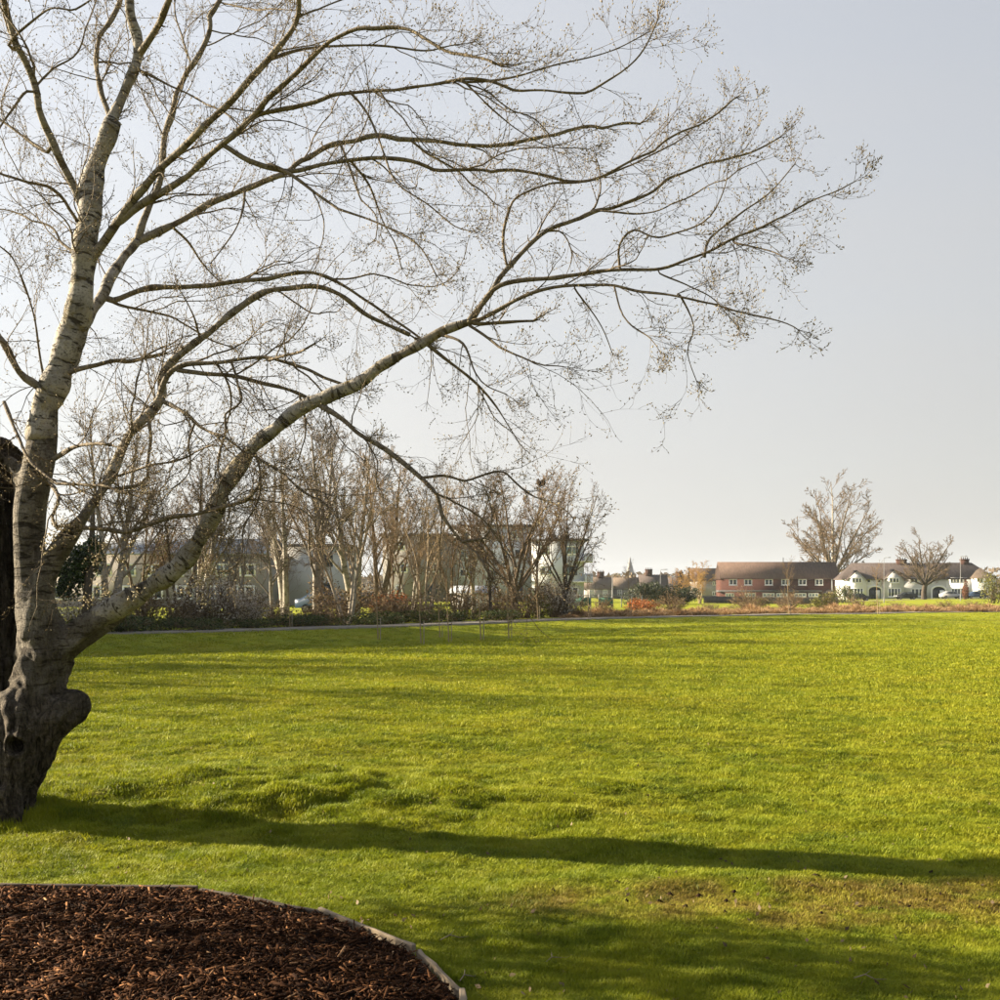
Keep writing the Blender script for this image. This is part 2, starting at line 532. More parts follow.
class Buf:
    """collects quads/tris with float attributes, builds one mesh"""

    def __init__(self):
        self.v = []; self.q = []; self.t = []; self.n = 0
        self.bark = []; self.rad = []; self.tint = []

    def add(self, v, quads=None, tris=None, bark=None, rad=0., tint=0.):
        v = np.asarray(v, np.float32).reshape(-1, 3)
        k = len(v)
        self.v.append(v)
        if quads is not None and len(quads): self.q.append(np.asarray(quads, np.int32).reshape(-1, 4) + self.n)
        if tris is not None and len(tris): self.t.append(np.asarray(tris, np.int32).reshape(-1, 3) + self.n)
        self.bark.append(np.zeros((k, 3), np.float32) if bark is None else np.asarray(bark, np.float32))
        self.rad.append(np.full(k, rad, np.float32) if np.isscalar(rad) else np.asarray(rad, np.float32))
        self.tint.append(np.full(k, tint, np.float32) if np.isscalar(tint) else np.asarray(tint, np.float32))
        self.n += k

    def box(self, x0, x1, y0, y1, z0, z1):
        v = [(x, y, z) for z in (z0, z1) for y in (y0, y1) for x in (x0, x1)]
        self.add(v, [(0, 2, 3, 1), (4, 5, 7, 6), (0, 1, 5, 4), (2, 6, 7, 3), (0, 4, 6, 2), (1, 3, 7, 5)])

    def prism(self, poly, y0, y1):
        """polygon in x,z (counter-clockwise seen from -y) extruded along y"""
        k = len(poly)
        v = [(x, y0, z) for x, z in poly] + [(x, y1, z) for x, z in poly]
        q = [(i, (i + 1) % k, k + (i + 1) % k, k + i) for i in range(k)]
        q = [(a, d, c, b) for a, b, c, d in q]
        tr = []
        for i in range(1, k - 1):
            tr += [(0, i, i + 1), (k, k + i + 1, k + i)]
        self.add(v, q, tr)

    def tube(self, pts, rad, sides=6, tint=0., s0=0., bottom=False):
        P = np.asarray(pts, float); n = len(P)
        R = np.asarray(rad, float) if not np.isscalar(rad) else np.full(n, rad)
        T = np.gradient(P, axis=0)
        T /= np.linalg.norm(T, axis=1)[:, None] + 1e-9
        e = np.eye(3)
        ref = e[np.argmin(np.abs(T).max(axis=0))]
        A = np.cross(T, ref); A /= np.linalg.norm(A, axis=1)[:, None] + 1e-9
        B = np.cross(T, A)
        a = np.arange(sides) * 2 * math.pi / sides
        ca, sa = np.cos(a), np.sin(a)
        ring = A[:, None, :] * ca[None, :, None] + B[:, None, :] * sa[None, :, None]
        V = P[:, None, :] + ring * R[:, None, None]
        L = np.concatenate([[0], np.cumsum(np.linalg.norm(np.diff(P, axis=0), axis=1))]) + s0
        bk = np.stack([ca[None, :] * R[:, None], sa[None, :] * R[:, None], np.repeat(L[:, None], sides, 1)], -1)
        i = np.arange(n - 1)[:, None] * sides; j = np.arange(sides)[None, :]; j2 = (j + 1) % sides
        q = np.stack([i + j, i + j2, i + sides + j2, i + sides + j], -1).reshape(-1, 4)
        tr = []
        last = (n - 1) * sides
        for m in range(1, sides - 1): tr.append((last, last + m, last + m + 1))
        if bottom:
            for m in range(1, sides - 1): tr.append((0, m + 1, m))
        self.add(V.reshape(-1, 3), q, tr, bk.reshape(-1, 3), np.repeat(R, sides), tint)
        return V

    def obj(self, name, mat, parent=None, smooth=False, loc=None):
        me = self.mesh(name, mat, smooth)
        o = bpy.data.objects.new(name, me)
        COL.objects.link(o)
        if parent is not None: o.parent = parent
        if loc is not None: o.location = loc
        return o

    def mesh(self, name, mat, smooth=False):
        V = np.concatenate(self.v)
        Q = np.concatenate(self.q) if self.q else np.zeros((0, 4), np.int32)
        Tt = np.concatenate(self.t) if self.t else np.zeros((0, 3), np.int32)
        me = bpy.data.meshes.new(name)
        me.vertices.add(len(V)); me.vertices.foreach_set('co', V.ravel())
        nl = len(Q) * 4 + len(Tt) * 3
        me.loops.add(nl)
        me.loops.foreach_set('vertex_index', np.concatenate([Q.ravel(), Tt.ravel()]).astype(np.int32))
        me.polygons.add(len(Q) + len(Tt))
        st = np.concatenate([np.arange(len(Q)) * 4, len(Q) * 4 + np.arange(len(Tt)) * 3]).astype(np.int32)
        me.polygons.foreach_set('loop_start', st)
        if smooth: me.polygons.foreach_set('use_smooth', np.ones(len(st), bool))
        me.update(calc_edges=True)
        for nm, arr, ty in (('bark', self.bark, 'FLOAT_VECTOR'), ('rad', self.rad, 'FLOAT'), ('tint', self.tint, 'FLOAT')):
            a = np.concatenate(arr)
            if not a.any(): continue
            at = me.attributes.new(nm, ty, 'POINT')
            at.data.foreach_set('vector' if ty == 'FLOAT_VECTOR' else 'value', a.ravel())
        me.materials.append(MATS[mat])
        return me


def tag(o, label, cat=None, group=None, kind=None):
    o['label'] = label
    if cat: o['category'] = cat
    if group: o['group'] = group
    if kind: o['kind'] = kind
    return o


def thing(name, label, cat, loc=(0, 0, 0), rz=0., group=None, scale=1.):
    o = bpy.data.objects.new(name, None)
    COL.objects.link(o)
    o.empty_display_size = .3
    o.location = loc; o.rotation_euler = (0, 0, rz)
    o.scale = (scale, scale, scale) if np.isscalar(scale) else scale
    return tag(o, label, cat, group)


def struct(o):
    o['kind'] = 'structure'
    return o


def part(name, me, parent, loc=None):
    o = bpy.data.objects.new(name, me)
    COL.objects.link(o)
    o.parent = parent
    if loc is not None: o.location = loc
    return o


# ------------------------------------------------------------------ ground
def build_ground():
    rings = np.concatenate([[.4, 1., 1.6, 2.2, 2.8, 3.2, 3.5], np.geomspace(3.7, 22, 150), np.geomspace(22.3, 110, 85), np.geomspace(115, 2600, 66)])
    ang = np.concatenate([np.linspace(-38, 38, 290), np.linspace(38, 322, 90)[1:-1]]) * math.pi / 180
    nr, na = len(rings), len(ang)
    X = rings[:, None] * np.sin(ang)[None, :]; Y = rings[:, None] * np.cos(ang)[None, :]
    Z = HT(X, Y)
    V = np.stack([X, Y, Z], -1).reshape(-1, 3)
    i = np.arange(nr - 1)[:, None] * na; j = np.arange(na)[None, :]; j2 = (j + 1) % na
    q = np.stack([i + j, i + na + j, i + na + j2, i + j2], -1).reshape(-1, 4)[:, ::-1]
    b = Buf()
    b.add(np.concatenate([V, [[0, 0, 0]]]), q, [(nr * na, k, (k + 1) % na) for k in range(na)])
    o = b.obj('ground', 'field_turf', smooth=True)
    tag(struct(o), 'wide mown grass field reaching to the path and the houses')


build_ground()


def strip(name, pts, w, lift, mat, step=1.0):
    pts = np.asarray(pts, float)
    L = np.concatenate([[0], np.cumsum(np.hypot(*np.diff(pts, axis=0).T))])
    s = np.arange(0, L[-1], step)
    x = np.interp(s, L, pts[:, 0]); y = np.interp(s, L, pts[:, 1])
    for _ in range(6):
        x[1:-1] = (x[:-2] + 2 * x[1:-1] + x[2:]) / 4; y[1:-1] = (y[:-2] + 2 * y[1:-1] + y[2:]) / 4
    tx = np.gradient(x); ty = np.gradient(y); l = np.hypot(tx, ty); nx, ny = -ty / l, tx / l
    offs = np.array([-.5, -.25, 0, .25, .5]) * w
    X = x[:, None] + nx[:, None] * offs; Y = y[:, None] + ny[:, None] * offs
    Z = HT(X, Y).max(axis=1)[:, None] + lift + 0 * X
    # raised slab with sides
    X = np.concatenate([X[:, :1], X, X[:, -1:]], 1); Y = np.concatenate([Y[:, :1], Y, Y[:, -1:]], 1)
    Z = np.concatenate([Z[:, :1] - .25, Z, Z[:, -1:] - .25], 1)
    k = X.shape[1]; n = len(s)
    i = np.arange(n - 1)[:, None] * k; j = np.arange(k - 1)[None, :]
    q = np.stack([i + j, i + k + j, i + k + j + 1, i + j + 1], -1).reshape(-1, 4)[:, ::-1]
    b = Buf(); b.add(np.stack([X, Y, Z], -1).reshape(-1, 3), q)
    return struct(b.obj(name, mat))


tag(strip('path', PATH[2:-1], 2.3, .03, 'tarmac_path'), 'pale tarmac path curving along the far edge of the field')
tag(strip('road', [(60, 217), (75, 214), (110, 212), (150, 214)], 6, .03, 'tarmac_path', 3), 'road in front of the white terrace')

# ------------------------------------------------------------------ bark bed and its timber edging
bb = Buf()
inner = BED
bb.add([(x, y, .012 + .1 * ht(x, y)) for x, y in inner] + [(-2.2, 4.2, .03)], tris=[(len(inner), (i + 1) % len(inner), i) for i in range(len(inner))])
tag(struct(bb.obj('bark_bed', 'bark_bed_soil')), 'dark soil under the bark chips of the play bed')

edging = thing('timber_edging', 'low timber boards edging the bark chip bed', 'edging', (-1.6, 5.2, 0))


def board(a, b, h0, h1, th, mat, tilt=0., label=None):
    a = np.array(a); b = np.array(b)
    L = np.hypot(*(b - a)); ang = math.atan2(b[1] - a[1], b[0] - a[0])
    bm = bmesh.new()
    n = 8
    vs = []
    r = random.Random(int(L * 1000))
    for i in range(n + 1):
        x = L * i / n
        w = [r.uniform(-.004, .004) for _ in range(4)]
        vs.append([bm.verts.new((x, -th / 2 + w[0], h0)), bm.verts.new((x, th / 2 + w[1], h0)),
                   bm.verts.new((x, th / 2 + w[1], h1 + w[2])), bm.verts.new((x, -th / 2 + w[0], h1 + w[3]))])
    for i in range(n):
        for k in range(4):
            bm.faces.new((vs[i][k], vs[i][(k + 1) % 4], vs[i + 1][(k + 1) % 4], vs[i + 1][k]))
    bm.faces.new(vs[0][::-1]); bm.faces.new(vs[-1])
    bmesh.ops.recalc_face_normals(bm, faces=bm.faces)
    bmesh.ops.bevel(bm, geom=[e for e in bm.edges if e.calc_face_angle(0) > 1.2], offset=.004, segments=1, affect='EDGES')
    me = bpy.data.meshes.new('board'); bm.to_mesh(me); bm.free()
    me.materials.append(MATS[mat])
    o = part('board', me, edging, (a[0] + 1.6, a[1] - 5.2, 0))
    o.rotation_euler = (tilt, 0, ang)
    if label: o['label'] = label
    return o


board(BED[0], BED[1] + np.array([-.008, 0]), -.08, .042, .03, 'dark_timber', 0)
board(BED[1], BED[2], -.08, .045, .03, 'dark_timber', .03)
board(BED[2] + np.array([.02, -.03]), BED[3] + np.array([-.01, .0]), -.08, .040, .03, 'dark_timber', -.05)
board(BED[3] + np.array([-.03, .03]), BED[4] + np.array([0.0, .015]), -.08, .052, .022, 'weathered_timber', .06, 'pale weathered board')
board(BED[4] + np.array([.022, -.03]), BED[5], -.08, .045, .022, 'weathered_timber', -.03, 'pale weathered board')
board(BED[5] + np.array([0.01, -.012]), BED[6], -.08, .055, .022, 'weathered_timber')
board(BED[6] + np.array([-.01, -.02]), BED[7], -.08, .055, .022, 'weathered_timber')
for i, (f0, sg) in enumerate(((3, .06), (4, .05), (2, .5))):     # pegs holding the boards
    a, b2 = BED[f0], BED[f0 + 1]
    p = a + (b2 - a) * (.12 + .3 * i)
    e = (b2 - a) / np.hypot(*(b2 - a)); nrm = np.array([e[1], -e[0]])
    p = p + nrm * .045
    pg = Buf(); pg.box(-.02, .02, -.02, .02, -.1, .035)
    part('peg', pg.mesh('peg', 'dark_timber'), edging, (p[0] + 1.6, p[1] - 5.2, 0))


def chips():
    N = 23000
    b = nrg
    u = b.random(N * 3); D = 3.9 * (6.1 / 3.9) ** u
    X = b.uniform(-3.2, 0, N * 3)
    ok = (bed_in(X, D) > .025) & (X > -.5 * D - .25)
    X = X[ok][:N]; Y = D[ok][:N]
    n = len(X)
    L = b.gamma(2.2, .012, n) + .008
    Wd = np.clip(L * b.uniform(.10, .40, n), .003, .015)
    T = b.uniform(.0015, .005, n)
    yaw = b.uniform(0, math.pi * 2, n)
    pit = b.normal(0, .30, n); rol = b.normal(0, .55, n)
    Z = .024 + .1 * HT(X, Y) + .05 * vn(X / .16, Y / .16, 21) * sstep(.0, .3, bed_in(X, Y)) + b.uniform(-.008, .02, n)
    taper = b.uniform(.35, 1., n)
    cx, sx = np.cos(rol), np.sin(rol); cy, sy = np.cos(pit), np.sin(pit); cz, sz = np.cos(yaw), np.sin(yaw)
    ax = np.stack([cz * cy, sz * cy, -sy], -1)
    ay = np.stack([cz * sy * sx - sz * cx, sz * sy * sx + cz * cx, cy * sx], -1)
    az = np.cross(ax, ay)
    C = np.stack([X, Y, Z], -1)
    vs = []
    for s, tp in ((-1, taper), (1, b.uniform(.2, 1, n))):
        for a, c in ((-1, -1), (1, -1), (1, 1), (-1, 1)):
            vs.append(C + ax * (L * .5 * s)[:, None] + ay * (Wd * .5 * a * tp)[:, None] + az * (T * .5 * c)[:, None])
    V = np.stack(vs, 1)
    base = (np.arange(n) * 8)[:, None, None]
    q = []
    for k in range(4): q.append((k, (k + 1) % 4, 4 + (k + 1) % 4, 4 + k))
    q += [(3, 2, 1, 0), (4, 5, 6, 7)]
    q = np.array(q)[None] + base
    tint = np.clip(b.beta(1.25, 1.7, n), 0, 1)
    bf = Buf(); bf.add(V.reshape(-1, 3), q.reshape(-1, 4), tint=np.repeat(tint, 8).astype(np.float32) + .001)
    o = bf.obj('wood_chips', 'bark_chips')
    tag(o, 'dark brown bark chips spread over the play bed', 'bark chips', kind='stuff')


chips()


# ------------------------------------------------------------------ grass (geometry-node instances of small tufts)
def tuft_mesh(name, seed, nb, hgt, spread, wid):
    r = random.Random(seed)
    b = Buf()
    for i in range(nb):
        a = r.uniform(0, 6.283); d = spread * math.sqrt(r.random())
        x, y = d * math.cos(a), d * math.sin(a)
        h = hgt * r.uniform(.45, 1.1)
        la = r.uniform(0, 6.283); ln = h * r.uniform(.25, 1.1)
        lx, ly = ln * math.cos(la), ln * math.sin(la)
        w = wid * r.uniform(.6, 1.2); wa = la + 1.57 + r.uniform(-.6, .6)
        wx, wy = w * math.cos(wa) / 2, w * math.sin(wa) / 2
        b.add([(x - wx, y - wy, -.01), (x + wx, y + wy, -.01), (x + lx * .35 + wx * .8, y + ly * .35 + wy * .8, h * .62),
               (x + lx * .35 - wx * .8, y + ly * .35 - wy * .8, h * .62), (x + lx, y + ly, h)], [(0, 1, 2, 3)], [(3, 2, 4)])
    return b.mesh(name, 'grass_blades')


def scatter(name, me, P, rot, scl, tint, label, cat='grass'):
    n = len(P)
    pm = bpy.data.meshes.new(name)
    pm.vertices.add(n); pm.vertices.foreach_set('co', P.astype(np.float32).ravel())
    for nm, ty, arr in (('rot', 'FLOAT_VECTOR', rot), ('scl', 'FLOAT_VECTOR', scl), ('tint', 'FLOAT', tint)):
        at = pm.attributes.new(nm, ty, 'POINT')
        at.data.foreach_set('vector' if ty == 'FLOAT_VECTOR' else 'value', arr.astype(np.float32).ravel())
    o = bpy.data.objects.new(name, pm); COL.objects.link(o)
    src = bpy.data.objects.new(name + '_tuft', me)
    g = bpy.data.node_groups.new(name, 'GeometryNodeTree')
    g.interface.new_socket('Geometry', in_out='INPUT', socket_type='NodeSocketGeometry')
    g.interface.new_socket('Geometry', in_out='OUTPUT', socket_type='NodeSocketGeometry')
    gi = g.nodes.new('NodeGroupInput'); go = g.nodes.new('NodeGroupOutput')
    oi = g.nodes.new('GeometryNodeObjectInfo'); oi.inputs['Object'].default_value = src
    oi.inputs['As Instance'].default_value = True
    ip = g.nodes.new('GeometryNodeInstanceOnPoints')

    def named(nm, ty):
        a = g.nodes.new('GeometryNodeInputNamedAttribute'); a.data_type = ty; a.inputs['Name'].default_value = nm
        return [s for s in a.outputs if s.enabled][0]
    e2r = g.nodes.new('FunctionNodeEulerToRotation')
    g.links.new(named('rot', 'FLOAT_VECTOR'), e2r.inputs[0])
    g.links.new(gi.outputs[0], ip.inputs['Points'])
    g.links.new(oi.outputs['Geometry'], ip.inputs['Instance'])
    g.links.new(e2r.outputs[0], ip.inputs['Rotation'])
    g.links.new(named('scl', 'FLOAT_VECTOR'), ip.inputs['Scale'])
    g.links.new(ip.outputs[0], go.inputs[0])
    md = o.modifiers.new('scatter', 'NODES'); md.node_group = g
    tag(o, label, cat, kind='stuff')
    return o


def grass():
    r = nrg
    for v, (nm, N, d0, d1, hg, label) in enumerate((
            ('near_grass', 172000, 3.6, 20., 1.0, 'short uneven grass of the near field round the tree and bark bed'),
            ('far_grass', 128000, 13., 95., 1.0, 'mown grass of the far field up to the path'))):
        u = r.random(N)
        D = 1 / (1 / d0 + u * (1 / d1 - 1 / d0))          # even per picture row
        th = r.uniform(-.86, .86, N)
        X = np.tan(th) * D
        Y = D
        dp = path_y(X) - Y
        ok = (bed_in(X, Y) < -.02) & (dp > 1.4)
        ok &= np.hypot(X + 3.72, (Y - 7.95)) > .42
        # bare and worn patches
        wn_ = vn(X / .5, Y / .35, 31)
        g2 = np.clip(1 - ((X - 1.9) * .42) ** 2 - ((Y - 5.85) * 1.75) ** 2, 0, 1)
        ok &= r.random(N) > g2 * .55 * (wn_ > .40) + .12 * (vn(X / .25, Y / .2, 33) > .72)
        X, Y = X[ok], Y[ok]; n = len(X); Dk = Y
        P = np.stack([X, Y, HT(X, Y)], -1)
        rot = np.stack([r.normal(0, .12, n), r.normal(0, .12, n), r.uniform(0, 6.283, n)], -1)
        clump = vn(X / .5, Y / .4, 35) * .6 + vn(X / .15, Y / .15, 36) * .4
        m2 = np.exp(-((X + 1.6) / 2.8) ** 2 - ((Y - 8.7) / 1.3) ** 2)
        h = (.40 + 1.15 * clump ** 1.8) * (1 + .35 * m2) * r.uniform(.7, 1.25, n)
        h *= 1 - .35 * np.clip(g2[ok], 0, 1)
        h *= 1 + 1.6 * np.exp(-((np.hypot(X + 3.72, Y - 7.95) - .45) / .22) ** 2) + .6 * np.exp(-(bed_in(X, Y) / .06) ** 2)
        dd = 5.5 if v == 0 else 16.
        k = np.clip(Dk / dd, .8, 2.2)
        s = np.stack([k * 1.0, k * 1.0, h * (1 + .10 * (k - 1))], -1) * (1.0 if v == 0 else 1.0)
        me = tuft_mesh(nm + '_tuft', 5 + v, 34 if v == 0 else 34, .029 if v == 0 else .040, .050 if v == 0 else .14, .0036 if v == 0 else .010)
        scatter(nm, me, P, rot, s, np.clip(r.random(n) * .75 + (vn(X / .22, Y / .22, 37) - .5) * .9 + .12, 0, 1), label)


grass()


# ------------------------------------------------------------------ the big silver-barked tree
TREE_D = 7.9


def crom(P, step):
    """Catmull-Rom through rows of P (any width), resampled about every step metres (first 3 columns are xyz)"""
    P = np.asarray(P, float)
    Q = np.vstack([2 * P[0] - P[1], P, 2 * P[-1] - P[-2]])
    out = []
    for i in range(1, len(Q) - 2):
        p0, p1, p2, p3 = Q[i - 1], Q[i], Q[i + 1], Q[i + 2]
        k = max(2, int(np.linalg.norm((p2 - p1)[:3]) / step))
        t = (np.arange(k) / k)[:, None]
        out.append(.5 * (2 * p1 + (p2 - p0) * t + (2 * p0 - 5 * p1 + 4 * p2 - p3) * t ** 2 + (3 * p1 - p0 - 3 * p2 + p3) * t ** 3))
    out.append(P[-1:])
    return np.vstack(out)


def stem(rows, D):
    """rows of (px, py, radius px[, extra depth]) -> xyz + r"""
    o = []
    for r in rows:
        d = D + (r[3] if len(r) > 3 else 0)
        o.append([*W(r[0], r[1], d), r[2] / F * d])
    return o


tree_base = (-3.72, 7.95, ht(-3.72, 7.95))
tree = thing('poplar_tree', 'large bare silver-barked tree with a long limb reaching out over the grass', 'tree', tree_base)
TB = np.array(tree_base)

STEMS = {
    'old': stem([(-20, 850, 52), (-17, 800, 41), (-13, 740, 35), (-10, 680, 32), (-8, 600, 31), (-6, 520, 30), (-4, 470, 28), (-3, 455, 25), (-1, 446, 18), (2, 439, 9)], 8.13),
    'main': stem([(-10, 850, 50), (-6, 828, 42), (-2, 800, 37), (4, 775, 37), (16, 750, 37), (29, 715, 36), (39, 680, 26), (41, 650, 23), (39, 625, 21),
                  (34, 590, 17), (30, 555, 15), (30, 505, 16), (40, 455, 15.5), (46, 410, 12), (56, 378, 5)], 7.85),
    'burl': stem([(36, 722, 30), (54, 712, 23), (68, 706, 18), (80, 703, 13.5), (87, 703, 7)], 7.82),
    'limb': stem([(38, 672, 18), (58, 648, 14.5), (80, 631, 12.5), (112, 611, 11.5), (132, 600, 8), (150, 588, 3)], 7.85),
    'side': stem([(36, 640, 18), (42, 592, 13), (50, 565, 11), (65, 542, 10), (76, 527, 8), (88, 510, 3)], 7.80),
    'root': stem([(-6, 790, 30), (6, 822, 20), (22, 840, 10)], 7.72),
    'stub': stem([(30, 520, 14), (22, 480, 9), (8, 462, 7.5), (-6, 455, 7)], 7.9),
}


def lower_trunk():
    b = Buf()
    for k, rows in STEMS.items():
        P = crom(rows, .04)
        # close both ends softly
        b.tube(P[:, :3] - TB, np.maximum(P[:, 3], .01), 20, bottom=True)
    src = b.obj('trunk_src', 'old_trunk_bark')
    md = src.modifiers.new('r', 'REMESH'); md.mode = 'VOXEL'; md.voxel_size = .012
    dg = bpy.context.evaluated_depsgraph_get()
    me = bpy.data.meshes.new_from_object(src.evaluated_get(dg))
    bpy.data.objects.remove(src)
    n = len(me.vertices)
    co = np.zeros(n * 3); me.vertices.foreach_get('co', co); co = co.reshape(-1, 3)
    ed = np.zeros(len(me.edges) * 2, np.int32); me.edges.foreach_get('vertices', ed); ed = ed.reshape(-1, 2)
    deg = np.bincount(ed.ravel(), minlength=n)[:, None]
    for _ in range(9):
        acc = np.zeros_like(co)
        for c in range(3):
            acc[:, c] = np.bincount(ed[:, 0], co[ed[:, 1], c], n) + np.bincount(ed[:, 1], co[ed[:, 0], c], n)
        co = co * .4 + .6 * acc / deg
    me.vertices.foreach_set('co', co.ravel()); me.update()
    nr = np.zeros(n * 3); me.vertices.foreach_get('normal', nr); nr = nr.reshape(-1, 3)
    w = co + TB
    a = np.arctan2(w[:, 1] - 7.95, w[:, 0] + 3.68)
    low = 1 - sstep(.9, 2.2, w[:, 2])
    isold = 1 - sstep(-.03, .05, (w[:, 0] - (20 - 500) / F * 8.0) + (w[:, 1] - 8.0) * -.3)
    isold = np.maximum(isold * sstep(.9, 1.4, w[:, 2]) , 0)
    f = np.maximum(low, isold)
    ridge = np.abs(vn(a * 8 + vn(w[:, 2] * 3, a * 2, 41) * 1.8, w[:, 2] * 2.6, 42) - .5) * 2
    d = f * (.062 * (ridge - .4) + .030 * (vn(a * 22, w[:, 2] * 16, 43) - .5)) + .014 * (vn(a * 4, w[:, 2] * 6, 44) - .5)
    d += low * .05 * (vn(a * 2.2, w[:, 2] * 2.2, 45) - .45)
    co = co + nr * d[:, None]
    # knot hole with a raised collar, facing the field side
    hc = W(12, 746, 7.55)
    e = np.hypot((w[:, 0] - hc[0]) / .050, (w[:, 2] - hc[2]) / .062)
    front = (nr[:, 1] < -.1)
    co[:, 1] += np.where(front & (e < 1.0), .13 * (1 - sstep(.72, 1.0, e)), 0)
    co += nr * np.where(front, .028 * np.exp(-((e - 1.25) / .28) ** 2), 0)[:, None]
    me.vertices.foreach_set('co', co.ravel())
    bc = W(80, 703, 7.82)
    isold = np.maximum(isold, .9 * (1 - sstep(.07, .15, np.linalg.norm(w - bc, axis=1))))
    at = me.attributes.new('old', 'FLOAT', 'POINT'); at.data.foreach_set('value', isold.astype(np.float32))
    me.polygons.foreach_set('use_smooth', np.ones(len(me.polygons), bool))
    me.materials.clear(); me.materials.append(MATS['old_trunk_bark'])
    me.update()
    part('trunk', me, tree)


lower_trunk()

